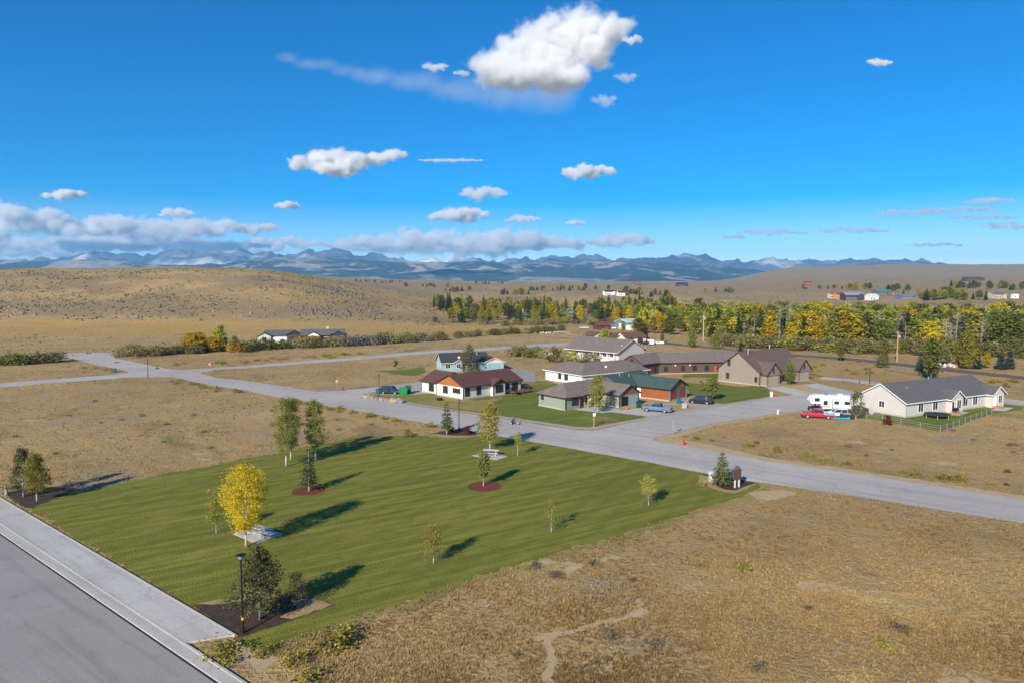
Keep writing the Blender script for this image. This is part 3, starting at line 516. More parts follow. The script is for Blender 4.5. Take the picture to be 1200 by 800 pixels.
#@@PART3
# ------------------------------------------------------------------ houses
def roofmat(name, c): return mat(name, c, .92, .22, .8, bump=.03, fine=9, spec=.15)
GLASS = mat('dark window glass', (.025, .035, .045), .12, .1, spec=.6); WHITE = mat('white trim paint', (.80, .79, .76), .6, .05)
class House:
    """Local frame: x runs along the facade away to the right, y along the facade away to the left, origin at the near corner."""
    def __init__(s, name, px, ang, label, cat='house', group=None):
        p = at(*px); s.t = thing(name, (p.x, p.y, gz(p.x, p.y) if p.y > 330 else 0), R(ang), label, cat, group); s.W = {}; s.R = {}; s.F = {}
    def mb(s, d, m): return d.setdefault(m.name, (MB(), m))[0]
    def wing(s, x0, x1, y0, y1, ev, ridge, wm, rm, fm, pitch=.46, ov=.5, ra=.4, hip=(0, 0), gable=None, z0=0, base=True):
        W_, R_, F_ = s.mb(s.W, wm), s.mb(s.R, rm), s.mb(s.F, fm)
        sw = (lambda p: p) if ridge == 'x' else (lambda p: (p[1], p[0], p[2]))
        a0, a1, b0, b1 = (x0, x1, y0, y1) if ridge == 'x' else (y0, y1, x0, x1)   # a: along the ridge
        bm_ = (b0 + b1) / 2; hw = (b1 - b0) / 2; rz = ev + pitch * hw; T = .2
        fl = (lambda f: f) if ridge == 'x' else (lambda f: tuple(reversed(f)))
        def put(M, vs, fs): M.add([sw(v) for v in vs], [fl(f) for f in fs])
        put(W_, [(a0, b0, z0), (a1, b0, z0), (a1, b1, z0), (a0, b1, z0), (a0, b0, ev), (a1, b0, ev), (a1, b1, ev), (a0, b1, ev)], [(3, 2, 1, 0), (4, 5, 6, 7), (0, 1, 5, 4), (1, 2, 6, 5), (2, 3, 7, 6), (3, 0, 4, 7)])
        for e, h in ((0, hip[0]), (1, hip[1])):
            if h: continue
            a = (a0, a1)[e]; i = .25 if e == 0 else -.25; lo = min(a, a + i); hi = max(a, a + i)
            gm = W_ if not (gable and gable[e]) else s.W.setdefault('gable %d' % len(s.W), (MB(), gable[e]))[0]; pr = .03 if (gable and gable[e]) else 0
            if e == 0: lo -= pr
            else: hi += pr
            zz = .012 if not pr else -.12
            put(gm, [(lo, b0, ev + zz), (lo, b1, ev + zz), (lo, bm_, rz + .01), (hi, b0, ev + zz), (hi, b1, ev + zz), (hi, bm_, rz + .01)], [(0, 2, 1), (3, 4, 5), (0, 1, 4, 3), (1, 2, 5, 4), (2, 0, 3, 5)])
        e0 = a0 + hw if hip[0] else a0 - ra; e1 = a1 - hw if hip[1] else a1 + ra
        o0 = a0 - (ov if hip[0] else ra); o1 = a1 + (ov if hip[1] else ra)
        ze = ev - pitch * ov + .06; zr = rz + .06
        top = [(o0, b0 - ov, ze), (o1, b0 - ov, ze), (o1, b1 + ov, ze), (o0, b1 + ov, ze), (e0, bm_, zr), (e1, bm_, zr)]
        n = len(top); vs = [(p[0], p[1], p[2] + T) for p in top] + [(p[0], p[1], p[2]) for p in top]
        fs = [(0, 1, 5, 4), (2, 3, 4, 5)]
        if hip[0]: fs.append((3, 0, 4))
        if hip[1]: fs.append((1, 2, 5))
        fs += [tuple(reversed([i + 6 for i in f])) for f in fs]
        fs += [(1, 0, 6, 7), (3, 2, 8, 9)]
        fs += [(0, 3, 9, 6)] if hip[0] else [(4, 0, 6, 10), (3, 4, 10, 9)]
        fs += [(2, 1, 7, 8)] if hip[1] else [(1, 5, 11, 7), (5, 2, 8, 11)]
        put(R_, vs, fs)
        fw = .17
        for b in (b0 - ov - .026, b1 + ov + .026): F_.bar(sw((o0, b, ze + T / 2 - .02)), sw((o1, b, ze + T / 2 - .02)), .05, fw)
        for a, h, sg in ((o0, hip[0], -1), (o1, hip[1], 1)):
            a += sg * .026
            if h: F_.bar(sw((a, b0 - ov, ze + T / 2 - .02)), sw((a, b1 + ov, ze + T / 2 - .02)), .05, fw)
            else:
                for b in (b0 - ov, b1 + ov): F_.bar(sw((a, b, ze + T / 2 - .02)), sw((a, bm_, zr + T / 2 - .02)), .05, fw)
    def pt(s, face, c, a, z): return (c, a, z) if face in 'xX' else (a, c, z)
    def slab(s, face, c, a0, a1, z0, z1, d0, d1):
        """A panel on a wall: face x/y looks to -x/-y, X/Y to +x/+y; d0..d1 is how far it stands proud."""
        sg = -1 if face in 'xy' else 1; lo, hi = sorted((c + sg * d0, c + sg * d1)); m = MB()
        if face in 'xX': m.box(lo, hi, a0, a1, z0, z1)
        else: m.box(a0, a1, lo, hi, z0, z1)
        return m
    def win(s, face, c, a, z, w, h, trim=WHITE, mull=1, tw=.11, name='window'):
        f = s.slab(face, c, a - w / 2 - tw, a + w / 2 + tw, z - tw, z, -.1, .05)
        for m in (s.slab(face, c, a - w / 2 - tw, a + w / 2 + tw, z + h, z + h + tw, -.1, .05), s.slab(face, c, a - w / 2 - tw, a - w / 2, z, z + h, -.1, .05), s.slab(face, c, a + w / 2, a + w / 2 + tw, z, z + h, -.1, .05)): f.add(m.v, m.f)
        for k in range(mull):
            q = a - w / 2 + w * (k + 1) / (mull + 1); m = s.slab(face, c, q - .035, q + .035, z, z + h, -.1, .035); f.add(m.v, m.f)
        o = f.build(name, trim, s.t); s.slab(face, c, a - w / 2, a + w / 2, z, z + h, -.1, .015).build('pane', GLASS, o); return o
    def door(s, face, c, a, w, h, m, trim=WHITE, name='door', panels=0, z=.1):
        f = s.slab(face, c, a - w / 2 - .12, a + w / 2 + .12, z + h, z + h + .12, -.1, .06)
        for q in (a - w / 2 - .12, a + w / 2): k = s.slab(face, c, q, q + .12, z, z + h, -.1, .06); f.add(k.v, k.f)
        fr = f.build('door_frame', trim, s.t); o = s.slab(face, c, a - w / 2, a + w / 2, z, z + h, -.1, .02)
        for k in range(panels):
            zz = z + h * (k + .06) / panels; q = s.slab(face, c, a - w / 2 + .06, a + w / 2 - .06, zz, zz + h / panels * .86, 0, .045); o.add(q.v, q.f)
        o = o.build(name, m, s.t)
        if not panels:
            q = a + w * .38; s.slab(face, c, q - .06, q + .06, z + 1.0, z + 1.08, 0, .09).build('handle', mat('dark metal', (.05, .05, .05), .4, metal=.8), o)
        return o
    def post(s, x, y, h, m, w=.16): return MB().box(x - w / 2, x + w / 2, y - w / 2, y + w / 2, 0, h).build('porch_post', m, s.t)
    def corner(s, x, y, h, m, w=.14):
        return s.mb(s.F, m).box(x - w / 2, x + w / 2, y - w / 2, y + w / 2, .15, h)
    def vent(s, x, y, z, h=.6, m=None, r=.09): MB().tube((x, y, z), (x, y, z + h), r).tube((x, y, z + h), (x, y, z + h + .1), r * 1.7).build('roof_vent', m or mat('pale galvanized metal', (.5, .52, .53), .4, .1, metal=.6), s.t)
    def dish(s, x, y, z):
        b = MB(); n = 12
        for r_, d in ((.02, .0), (.2, .03), (.36, .1)):
            b.v += [(x + r_ * math.cos(k * 2 * math.pi / n), y - .3 - d * .9 + r_ * .35 * math.sin(k * 2 * math.pi / n), z + .45 + r_ * math.sin(k * 2 * math.pi / n)) for k in range(n)]
        for q in range(2):
            b.f += [(q * n + k, q * n + (k + 1) % n, (q + 1) * n + (k + 1) % n, (q + 1) * n + k) for k in range(n)]
        o = b.build('satellite_dish', WHITE, s.t); MB().path([(x, y, z - .1), (x, y - .26, z + .42)], .035).build('mount', mat('dark metal', (.05, .05, .05), .4, metal=.8), o)
    def plinth(s, x0, x1, y0, y1, m=None): MB().box(x0 - .05, x1 + .05, y0 - .05, y1 + .05, -.3, .28).build('foundation', m or mat('grey concrete footing', (.38, .36, .33)), s.t)
    def extra(s, name, mb, m, parent=None): return mb.build(name, m, parent or s.t)
    def done(s):
        for d, n in ((s.W, 'wall'), (s.R, 'roof'), (s.F, 'fascia')):
            for k, (b, m) in d.items(): b.build('gable_cladding' if k.startswith('gable ') else n, m, s.t)
        return s.t
sid = lambda n, c: mat(n, c, .75, .06, .6, bump=.025, wave=('Z', 2.6))
BROWNT = mat('dark brown trim', (.05, .035, .03), .6); BLACKT = mat('charcoal trim', (.03, .03, .033), .6); ORNG = mat('orange stained wood', (.34, .13, .04), .65, .25, 1.2, bump=.03, wave=('Z', 2.2))
TAUPER = roofmat('grey brown shingles', (.175, .145, .13)); MAROON = roofmat('maroon shingles', (.115, .055, .05)); GREENR = roofmat('dark green shingles', (.055, .095, .085)); DKROOF = roofmat('charcoal shingles', (.05, .055, .062)); GREYR = roofmat('slate grey shingles', (.115, .11, .115))
# white house with the maroon roof
h = House('maroon_roof_house', (543, 468), 45, 'white house with maroon roof and orange triangle gable, beside the street corner boulders')
WH = sid('off white siding', (.66, .62, .57))
h.plinth(0, 18.2, 0, 9.4); h.wing(0, 18.2, 0, 9.4, 2.8, 'x', WH, MAROON, BROWNT, gable=(ORNG, None))
h.wing(.7, 9.3, 9.2, 15.9, 2.75, 'y', WH, MAROON, BROWNT); h.plinth(.7, 9.3, 9.5, 15.9)
h.wing(8.2, 12.0, -1.0, 3.5, 2.65, 'y', WH, MAROON, BROWNT, pitch=.55, gable=(ORNG, None))
for x, y in ((-.02, -.02), (-.02, 9.4), (8.2, -1.02), (12, -1.02), (18.2, -.02), (.68, 15.9)): h.corner(x, y, 2.75, BROWNT)
h.win('x', 0, 6.2, .9, 1.5, 1.5, BROWNT); h.win('x', 0, 2.3, 1.3, 2.4, .9, BROWNT, 2); h.win('x', .7, 12.2, .6, 1.7, 1.7, BROWNT); h.door('x', .7, 10.2, .95, 2.05, WHITE)
for a in (1.2, 4.6): h.win('y', 0, a, .7, 1.2, 1.7, BROWNT)
h.win('y', -1.0, 10.1, .75, 2.2, 1.6, BROWNT, 1); h.win('y', 0, 13.3, .9, 1.7, 1.4, BROWNT); h.door('y', 0, 16.2, 1.7, 2.1, GLASS, BROWNT)
DECK = mat('red brown deck boards', (.20, .085, .05), .8, .2)
dk = MB().box(13.6, 19.4, -3.2, -.1, .32, .42)
o = h.extra('deck', dk, DECK)
for x in (13.7, 15.6, 17.5, 19.3): MB().box(x - .05, x + .05, -3.2, -3.1, -.1, 1.3).build('railing_post', DECK, o)
MB().box(13.6, 19.4, -3.21, -3.12, 1.3, 1.38).box(13.6, 19.4, -3.19, -3.14, .75, .82).box(19.3, 19.4, -3.1, -.2, 1.3, 1.38).build('railing', DECK, o)
h.vent(12.5, 5.2, 4.6); h.vent(10, 6.5, 4.0); h.dish(18.5, .2, 2.2); h.done()
# light blue house
h = House('blue_house', (518, 435), 16, 'light blue house with charcoal roof, behind the maroon roofed house')
BL = sid('light blue siding', (.24, .385, .44)); BEI = sid('beige siding', (.58, .52, .42)); BEIT = mat('beige trim', (.66, .62, .55), .6)
h.wing(0, 14.5, 0, 9.8, 2.5, 'x', BL, DKROOF, BEIT, pitch=.47); h.plinth(0, 14.5, 0, 9.8)
h.wing(12.8, 18.6, -1.6, 9.6, 2.5, 'y', BL, DKROOF, BEIT, gable=(BEI, None), pitch=.42); h.wing(3.6, 6.0, -1.1, 3, 2.6, 'y', BL, DKROOF, BEIT, pitch=.6, ov=.3)
h.win('x', 0, 2.8, .9, 1.2, 1.3); h.win('x', 0, 6.6, .9, 1.2, 1.3); h.win('y', 0, 1.8, .9, 1.4, 1.3); h.win('y', -1.1, 4.8, 1.0, 1.1, 1.3); h.win('y', 0, 8.4, .9, 1.6, 1.3)
h.door('y', 0, 10.6, 1.0, 2.05, BROWNT); h.door('y', -1.6, 15.7, 4.2, 2.2, BL, BEIT, 'garage_door', 4)
h.vent(11.5, 3.6, 4.2, 1.3, r=.18); h.dish(5.4, 2.0, 3.4); h.done()
# sage green house
h = House('sage_green_house', (660.4, 480.4), 40, 'sage green house with grey brown roof on the street corner lawn')
SG = sid('sage green siding', (.255, .285, .225)); SHK = mat('rust brown shakes', (.27, .095, .05), .8, .3, 1.5, bump=.03, wave=('Z', 2.2))
h.wing(0, 17, 0, 7.6, 2.7, 'x', SG, TAUPER, BLACKT, pitch=.52, hip=(1, 0)); h.plinth(0, 17, 0, 7.6)
h.wing(10.6, 16.6, -5.6, 6.2, 2.75, 'y', SG, TAUPER, BLACKT, pitch=.55, gable=(SHK, None)); h.plinth(10.6, 16.6, -5.6, 2)
h.wing(.02, 4.2, -.6, 5, 2.68, 'y', SG, TAUPER, BLACKT, pitch=.52, hip=(1, 0), ov=.45)
DKWALL = mat('shaded porch wall paint', (.09, .085, .075), .8)
for x, y in ((-.02, -.62), (10.58, -5.62), (16.6, -5.62), (-.02, 7.6), (4.2, -.62)): h.corner(x, y, 2.7, BLACKT, .16)
h.win('x', 0, 6.3, 1.5, .6, .8, BLACKT, 0); h.win('y', -.6, 2.2, .9, .7, 1.4, BLACKT, 0); h.win('y', -.6, 3.2, .9, .7, 1.4, BLACKT, 0)
h.door('y', 0, 5.4, .95, 2.1, mat('red brown door', (.3, .07, .04), .5), WHITE); h.win('y', 0, 7.2, .8, 1.2, 1.4, BLACKT); h.win('y', 0, 9.2, .8, 1.2, 1.4, BLACKT)
for x in (6.2, 8.3): h.post(x, -1.0, 2.4, SG, .3)
h.extra('porch_roof', MB().box(4.3, 10.5, -1.4, .2, 2.42, 2.56), BLACKT)
o = h.slab('y', -5.6, 11.15, 13.25, .05, 2.25, -.3, .012); h.extra('garage_shade_panel', o, mat('painted garage shade', (.012, .012, .013), .9))  # solid near-black panel: shade of the open garage put into its colour
h.door('y', -5.6, 15.1, 2.3, 2.2, mat('grey blue garage door', (.27, .36, .41), .6), SG, 'garage_door', 4)
h.vent(9, 4.8, 4.2); h.done()
fl = thing('hanging_flag', h.t.matrix_basis @ Vector((5.6, -1.55, 1.55)), R(40), 'small red and white flag hanging at the sage green porch', 'flag')
FLAGM, tt_, oo_ = newmat('striped cloth'); tcx = tt_.nodes.new('ShaderNodeTexCoord'); wv = nd(tt_, 'ShaderNodeTexWave', Scale=1.9); wv.bands_direction = 'Z'; tt_.links.new(tcx.outputs['Object'], wv.inputs[0])
surf(tt_, oo_, ramp(tt_, wv.outputs['Fac'], [(.45, (.5, .05, .06)), (.55, (.75, .72, .68))]), .8)
mb = MB(); mb.add([(x * .16, .08 * math.sin(x), z * .16 - .25 + .05 * x) for z in range(5) for x in range(8)], [(z * 8 + x, z * 8 + x + 1, z * 8 + x + 9, z * 8 + x + 8) for z in range(4) for x in range(7)]); mb.build('cloth', FLAGM, fl)
MB().path([(-.05, 0, .7), (-.05, .5, 1.0)], .02).path([(-.05, 0, .7), (-.05, 0, -.3)], .015).build('pole', WHITE, fl)
# orange house with the green roof
h = House('orange_wood_house', (785, 470), 48, 'orange wood house with dark green roof and red garage doors')
TEAL = mat('grey teal trim', (.12, .17, .18), .6); ORW = mat('orange stained lap siding', (.27, .09, .028), .6, .15, 1.0, bump=.03, wave=('Z', 2.4)); RED = mat('brick red garage door', (.33, .06, .045), .6, .1)
h.wing(0, 7.4, 0, 12, 2.75, 'y', ORW, GREENR, BLACKT, gable=(ORNG, None), ov=.55); h.plinth(0, 7.4, 0, 12)
h.wing(-8.5, 9.2, 8.6, 17.6, 2.85, 'x', ORW, GREENR, BLACKT, ov=.55); h.wing(6.6, 11.2, 5.6, 11, 2.6, 'y', mat('teal siding', (.10, .26, .30), .7), GREENR, BLACKT, gable=(ORNG, None))
for x, y in ((-.02, -.02), (7.4, -.02)): h.corner(x, y, 2.75, TEAL, .3)
h.mb(h.F, TEAL).box(3.45, 3.95, -.03, .2, .15, 2.7)
h.door('y', 0, 1.85, 2.9, 2.3, RED, TEAL, 'garage_door', 4); h.door('y', 0, 5.55, 2.9, 2.3, RED, TEAL, 'garage_door', 4); h.extra('gable_band', h.slab('y', 0, .3, 7.1, 2.62, 2.85, 0, .06), TEAL)
h.door('x', 0, 8.0, 1.1, 2.1, WHITE, WHITE); h.vent(-1.5, 12, 4.6, .5); h.vent(1.5, 11.4, 4.4, .5); h.win('x', -8.5, 13, 1.0, 1.4, 1.2); h.dish(10.5, 6.2, 3.0); h.done()
# long white hip roofed house
h = House('white_hip_roof_house', (682, 452), 34, 'long white house with low grey brown hip roof, behind the sage green house')
STU = mat('bright white stucco', (.72, .71, .69), .8, .05)
h.wing(0, 23, 0, 9.4, 2.8, 'x', STU, TAUPER, WHITE, pitch=.47, hip=(1, 1), ov=.6); h.wing(.04, 9.2, .04, 15.4, 2.77, 'y', STU, TAUPER, WHITE, pitch=.465, hip=(1, 1), ov=.57); h.plinth(0, 23, 0, 9.4)
h.win('x', 0, 6.4, .9, 1.3, 1.4, BROWNT); h.win('x', 0, 9.1, .9, 1.1, 1.4, BROWNT)
for a in (5.5, 20): h.win('y', 0, a, .9, 1.4, 1.3, BROWNT)
h.door('y', 0, 10.5, 1.9, 2.1, BROWNT, WHITE); h.win('y', 0, 14.5, .9, 1.4, 1.3, BROWNT); h.dish(9.5, 2.2, 3.7); h.vent(14, 5, 4.6); h.done()
# white gabled house with porch
h = House('white_gable_house', (725, 425), 42, 'white house with pale gable end and posted porch, behind the hip roofed house')
PALE = sid('pale greige siding', (.55, .51, .47))
h.wing(0, 13.6, 0, 23, 3.9, 'y', PALE, TAUPER, WHITE, pitch=.47, ov=1.6, ra=.6); h.plinth(0, 13.6, 0, 23)
h.extra('porch', MB().box(-1.5, -.06, .5, 11, -.3, .9), WHITE)
for y in (1, 4, 7, 10): h.post(-1.3, y, 3.2, WHITE)
h.extra('porch_rail', MB().box(-1.35, -1.25, 1, 10, 1.75, 1.85).box(-1.33, -1.27, 1, 10, 1.2, 1.28), WHITE)
for y in (3, 6, 9, 14, 19): h.win('x', 0, y, 1.7, 1.5, 1.4, WHITE, 1)
h.win('y', 0, 10.0, .9, 1.4, 1.3); h.vent(3, 12, 5.3); h.vent(8, 18, 6.4, .5); h.dish(2.5, 1.2, 5.0); h.done()
# long brown building
h = House('brown_lodge', (753, 441), 44, 'long dark brown single storey building with grey brown roof and small white lamps')
BR = sid('dark brown siding', (.115, .075, .06))
h.wing(0, 14, 0, 7.4, 3.5, 'x', BR, TAUPER, BROWNT, pitch=.58); h.plinth(0, 14, 0, 7.4)
h.win('x', 0, 2.0, .8, 1.0, 1.5, BROWNT, 0); h.win('x', 0, 5.2, .8, 1.0, 1.5, BROWNT, 0); h.win('y', 0, 2.4, .8, 1.0, 1.4, BROWNT, 0); h.win('y', 0, 6.2, .8, 1.0, 1.4, BROWNT, 0)
h.extra('gable_vent', h.slab('x', 0, 3.2, 4.2, 3.9, 4.7, 0, .05), BLACKT)
main = h.t; h.done()
b = House('brown_lodge', (777, 438), 8, 'x'); b.wing(-2, 24, 0, 10, 3.3, 'x', BR, TAUPER, BROWNT, pitch=.44); b.plinth(-2, 24, 0, 10, mat('pale footing', (.42, .33, .25)))
for a in (.8, 6, 9.5, 13.2, 18): b.win('y', 0, a, .9, 1.1, 1.3, BROWNT, 0)
b.door('y', 0, 15.8, 1.1, 2.1, mat('red orange door', (.4, .09, .04), .5), BROWNT)
for a in (3.6, 8.0): b.extra('wall_lamp', MB().blob((a, -.25, 2.45), .28, 3, 1, .02), WHITE)
b.done(); dm = main.matrix_basis.inverted() @ b.t.matrix_basis
for c in list(b.t.children): c.parent = main; c.matrix_parent_inverse = Matrix.Identity(4); c.matrix_basis = dm @ c.matrix_basis
bpy.data.objects.remove(b.t)
# big taupe duplex
h = House('taupe_duplex', (893.5, 452.5), 37, 'tall taupe duplex with brown roof and two front gables over garages')
TP_ = sid('taupe siding', (.26, .222, .178)); BRR = roofmat('warm brown shingles', (.13, .095, .08)); MRT = mat('maroon brown trim', (.12, .045, .035), .6)
h.wing(0, 20.8, 1.0, 13.2, 3.5, 'x', TP_, BRR, MRT, pitch=.74, ov=.5); h.plinth(0, 20.8, 1, 13.2)
for x in (.8, 15.2): h.wing(x, x + 6.0, -.6, 4.5, 3.1, 'y', TP_, BRR, MRT, pitch=.86, ov=.45); h.plinth(x, x + 6, -.6, 4)
for x in (3.8, 18.2):
    h.door('y', -.6, x, 4.6, 2.3, mat('tan garage door', (.40, .335, .26), .6), MRT, 'garage_door', 4); h.win('y', -.6, x, 3.2, .55, 1.1, MRT, 0)
h.door('y', 1.0, .5, .8, 2.1, TP_, MRT); h.win('x', 0, 10.3, 1.0, .7, 1.4, BROWNT, 0); h.win('x', 0, 10.0, 4.4, .7, 1.5, BROWNT, 0)
h.win('y', 1.0, 8.6, .9, 1.3, 1.6, BROWNT); h.door('y', 1.0, 10.8, 1.0, 2.1, BROWNT, MRT); h.win('x', 0, 1.9, 1.0, .6, 1.1, BROWNT, 0)
for x in (8.0, 12.8): h.post(x, .2, 2.7, MRT, .25)
h.vent(2.5, 6.0, 7.5, 1.3, r=.15); h.vent(14.5, 7.5, 8.0, 1.2, r=.15); h.done()
# white house with the fenced yard
h = House('white_ranch_house', (1061, 489), 27, 'long white house with slate grey roof and white gables, behind the pole fence')
WR = sid('warm white siding', (.54, .51, .48))
h.wing(0, 29.5, 0, 10.2, 2.8, 'x', WR, GREYR, WHITE, pitch=.58, ov=.45, ra=.45); h.plinth(0, 29.5, 0, 10.2)
h.wing(12.8, 16.9, -.9, 4, 2.75, 'y', WR, GREYR, WHITE, pitch=.68, ov=.45); h.wing(26.4, 30.6, -1.3, 5, 2.75, 'y', WR, GREYR, WHITE, pitch=.68, ov=.45)
h.win('x', 0, 4.9, 1.3, 1.1, 1.2)
for a in (4.6, 9.2, 19.2, 22.6): h.win('y', 0, a, .8, 1.5, 1.6)
h.win('y', -.9, 15.5, .7, 1.3, 1.7); h.door('y', -.9, 13.5, .75, 2.1, GLASS, WHITE); h.win('y', -1.3, 29.2, .9, 1.3, 1.5); h.door('y', -1.3, 27.2, .9, 2.1, WHITE, WHITE)
STEP = mat('orange brick steps', (.45, .2, .1), .8, .2)
for a in (13.5, 27.2): h.extra('steps', MB().box(a - .8, a + .8, -2.4 if a < 20 else -2.8, -.92 if a < 20 else -1.32, -.05, .18).box(a - .7, a + .7, -1.9 if a < 20 else -2.3, -.92 if a < 20 else -1.32, .18, .36), STEP)
h.vent(5, 3.2, 4.5); h.vent(15, 5.1, 5.6, .7); h.extra('downpipe', MB().box(.08, .16, -.12, -.04, .2, 2.6), mat('blue grey pipe', (.22, .3, .36)))
for a in (3.0, 8, 20, 24): h.extra('roof_vent', MB().box(a, a + .5, 7.0, 7.5, 4.6, 4.95), BLACKT)
h.done()
# cream garage house, far outbuildings
h = House('cream_garage_house', (733, 404.3), 22, 'cream house with brown roof and two dark garage doors')
CR = sid('cream siding', (.68, .63, .46)); BRF = roofmat('red brown shingles', (.14, .075, .06))
h.wing(0, 10.5, 0, 8.5, 3.2, 'x', CR, BRF, BROWNT, pitch=.45); h.wing(-1.5, 5, 5, 20, 3.0, 'y', CR, BRF, BROWNT, pitch=.42)
h.door('y', 0, 2.8, 3.0, 2.6, mat('dark brown garage door', (.06, .04, .035), .6), WHITE, 'garage_door', 4); h.door('y', 0, 7.4, 3.0, 2.6, mat('dark brown garage door', (.06, .04, .035)), WHITE, 'garage_door', 4); h.win('x', 0, 3, 1.0, .9, 1.4); h.vent(2, 14, 4.2, 1.2); h.vent(5, 13, 4.0, 1.2); h.done()
h = House('cream_cottage', (699, 400.5), 30, 'small cream gable end peeking beside a willow, left of the cream garage'.replace(', left of', ' near')); h.wing(-2, 4, 0, 7, 2.8, 'y', CR, BRF, BROWNT, pitch=.5); h.win('y', 0, 1, .9, .8, 1.0); h.done()
h = House('blue_barn', (735, 386.5), 30, 'blue metal barn with pale blue roof near the woods', 'barn')
h.wing(0, 12, 0, 12, 4.2, 'x', mat('blue metal siding', (.13, .19, .27), .5, .1, 1, bump=.02, wave=('X', 2)), mat('pale blue metal roof', (.42, .55, .64), .45, .06), mat('white trim paint', (.8, .79, .76)), pitch=.30)
h.wing(-1, 10, -3.4, .2, 2.2, 'x', WHITE, mat('white metal roof', (.7, .7, .7), .5), WHITE, pitch=.25); h.door('x', 0, 6, 3.4, 3.2, WHITE, WHITE, 'barn_door', 3); h.win('y', 0, 9, 2.4, 1.2, 1.0); h.done()
for px, an, w, d, lb, wc, rc in (((700, 386.5), 15, 8, 7, 'weathered maroon barn with rusty roof among the brush', (.10, .045, .04), (.16, .06, .055)), ((776, 388.5), 40, 5, 11, 'low red shed with maroon roof under yellow trees', (.20, .045, .04), (.13, .055, .06)),
     ((824, 377), 60, 5, 7, 'small white shed hidden among the yellow trees', (.7, .69, .64), (.35, .36, .34)), ((660, 368), 20, 9, 6, 'small teal roofed shed by the far tree line', (.35, .27, .18), (.02, .22, .23)), ((676, 368.5), 15, 9, 6, 'low olive roofed shed by the far tree line', (.25, .18, .13), (.22, .27, .24))):
    h = House('shed', px, an, lb, 'shed'); h.wing(0, w, 0, d, 2.6, 'x' if w > d else 'y', mat('boards %.3f %.3f' % wc[:2], wc, .85, .2), mat('roofing %.3f %.3f' % rc[:2], rc, .7, .2), BROWNT, pitch=.5); h.door('y', 0, w / 2, 1.6, 2, BROWNT, BROWNT); h.done()
# pair of dark roofed houses under the hill
h = House('gravel_roof_house', (318, 401.5), 14, 'grey roofed house with pale green gable end under the dry hill')
PG = sid('pale green siding', (.50, .52, .43)); NAVY = mat('dark navy gable', (.02, .045, .07), .5)
h.wing(-5.6, 0, -2, 8, 3.0, 'y', PG, GREYR, BROWNT, pitch=.5); h.wing(-3, 9.5, 2, 10, 3.2, 'x', PG, GREYR, BROWNT, pitch=.5); h.wing(6.5, 12.4, .5, 9, 3.3, 'y', mat('dark red brown siding', (.12, .05, .04)), GREYR, BROWNT, pitch=.55, gable=(NAVY, None)); h.win('y', -2, -2.8, 1.0, 1.6, 1.5, BROWNT); h.door('y', .5, 9.4, 3.0, 2.3, BROWNT, BROWNT, 'garage_door', 3); h.done()
h = House('arched_entry_house', (352, 402), 12, 'long grey roofed house with rust and white entry gable under the dry hill')
h.wing(0, 19, 3, 12, 3.2, 'x', mat('dark red brown siding', (.12, .05, .04)), GREYR, BROWNT, pitch=.52); h.wing(2.6, 8.4, .8, 8, 3.2, 'y', SHK, GREYR, BROWNT, pitch=.5, gable=(WHITE, None)); h.wing(13, 19.8, 1.5, 9, 3.2, 'y', mat('dark red brown siding', (.12, .05, .04)), GREYR, BROWNT, pitch=.5, gable=(NAVY, None)); h.win('y', .8, 5.5, .9, 2.2, 1.4, BROWNT); h.win('y', 3, 11, .9, 2.2, 1.4, WHITE); h.extra('chimney', MB().box(11, 12, 8, 9, 4.5, 7), mat('pale stone', (.5, .45, .38))); h.done()
# houses on the far slopes
def far(px, an, w, d, ev, lb, wc, rc, cat='house', n=3, name='hillside_house', gab=None):
    h = House(name, px, an, lb, cat); wm = mat('far siding %.3f %.3f' % wc[:2], wc); rm = mat('far roofing %.3f %.3f' % rc[:2], rc); h.wing(0, w, 0, d, ev, 'x', wm, rm, wm, pitch=.5)
    if n > 2: h.wing(w * .6, w * .9, -2, d * .6, ev * .95, 'y', wm, rm, wm, pitch=.6)
    for k in range(n): h.win('y', 0, w * (k + .5) / n * .6, 1, 1.4, ev * .4, WHITE, 0)
    return h.done()
far((709, 346.5), 12, 16, 10, 5, 'white house with dark roof alone on the far tan ridge', (.75, .73, .69), (.04, .045, .06), n=4)
far((725, 347), 10, 9, 9, 4, 'low white wing building beside the white ridge house', (.78, .76, .72), (.05, .055, .07), n=2)
far((973, 350), 10, 6, 6, 5, 'smallest red roofed cabin on the far slope', (.55, .42, .38), (.30, .03, .05), n=2, name='cabin')
far((981, 351), 8, 11, 8, 5.5, 'yellow walled cabin with crimson roof on the far slope', (.50, .30, .14), (.32, .03, .06), n=2, name='cabin')
far((991, 353), 6, 23, 12, 6.5, 'large dark lodge with grey roof on the far slope above the woods', (.05, .045, .05), (.21, .25, .30), n=5)
far((1020, 352.5), 14, 11, 9, 5, 'pale mint gabled building beside the dark lodge', (.62, .68, .63), (.55, .62, .6), n=2)
far((1028, 347.5), 10, 20, 9, 5, 'green roofed houses row on the far slope behind the mint building'.replace('houses row', 'long house'), (.16, .10, .12), (.03, .22, .19), n=3)
far((1043, 346.5), 10, 4, 4, 3.5, 'tiny bright green roofed cabin beside the far trees', (.55, .5, .45), (.02, .25, .2), n=1, name='cabin')
far((1056, 352), 8, 24, 9, 4, 'long low blue grey building with white doors above the woods', (.12, .16, .22), (.13, .16, .22), n=5)
far((1133, 329.5), 5, 48, 20, 5.5, 'wide dark ranch house with rust gables high on the far plain', (.10, .045, .04), (.055, .06, .08), n=4)
far((1165, 350.5), 8, 14, 10, 4.5, 'grey roofed tan house on the far slope by a white box trailer', (.48, .38, .27), (.11, .12, .14), n=3)
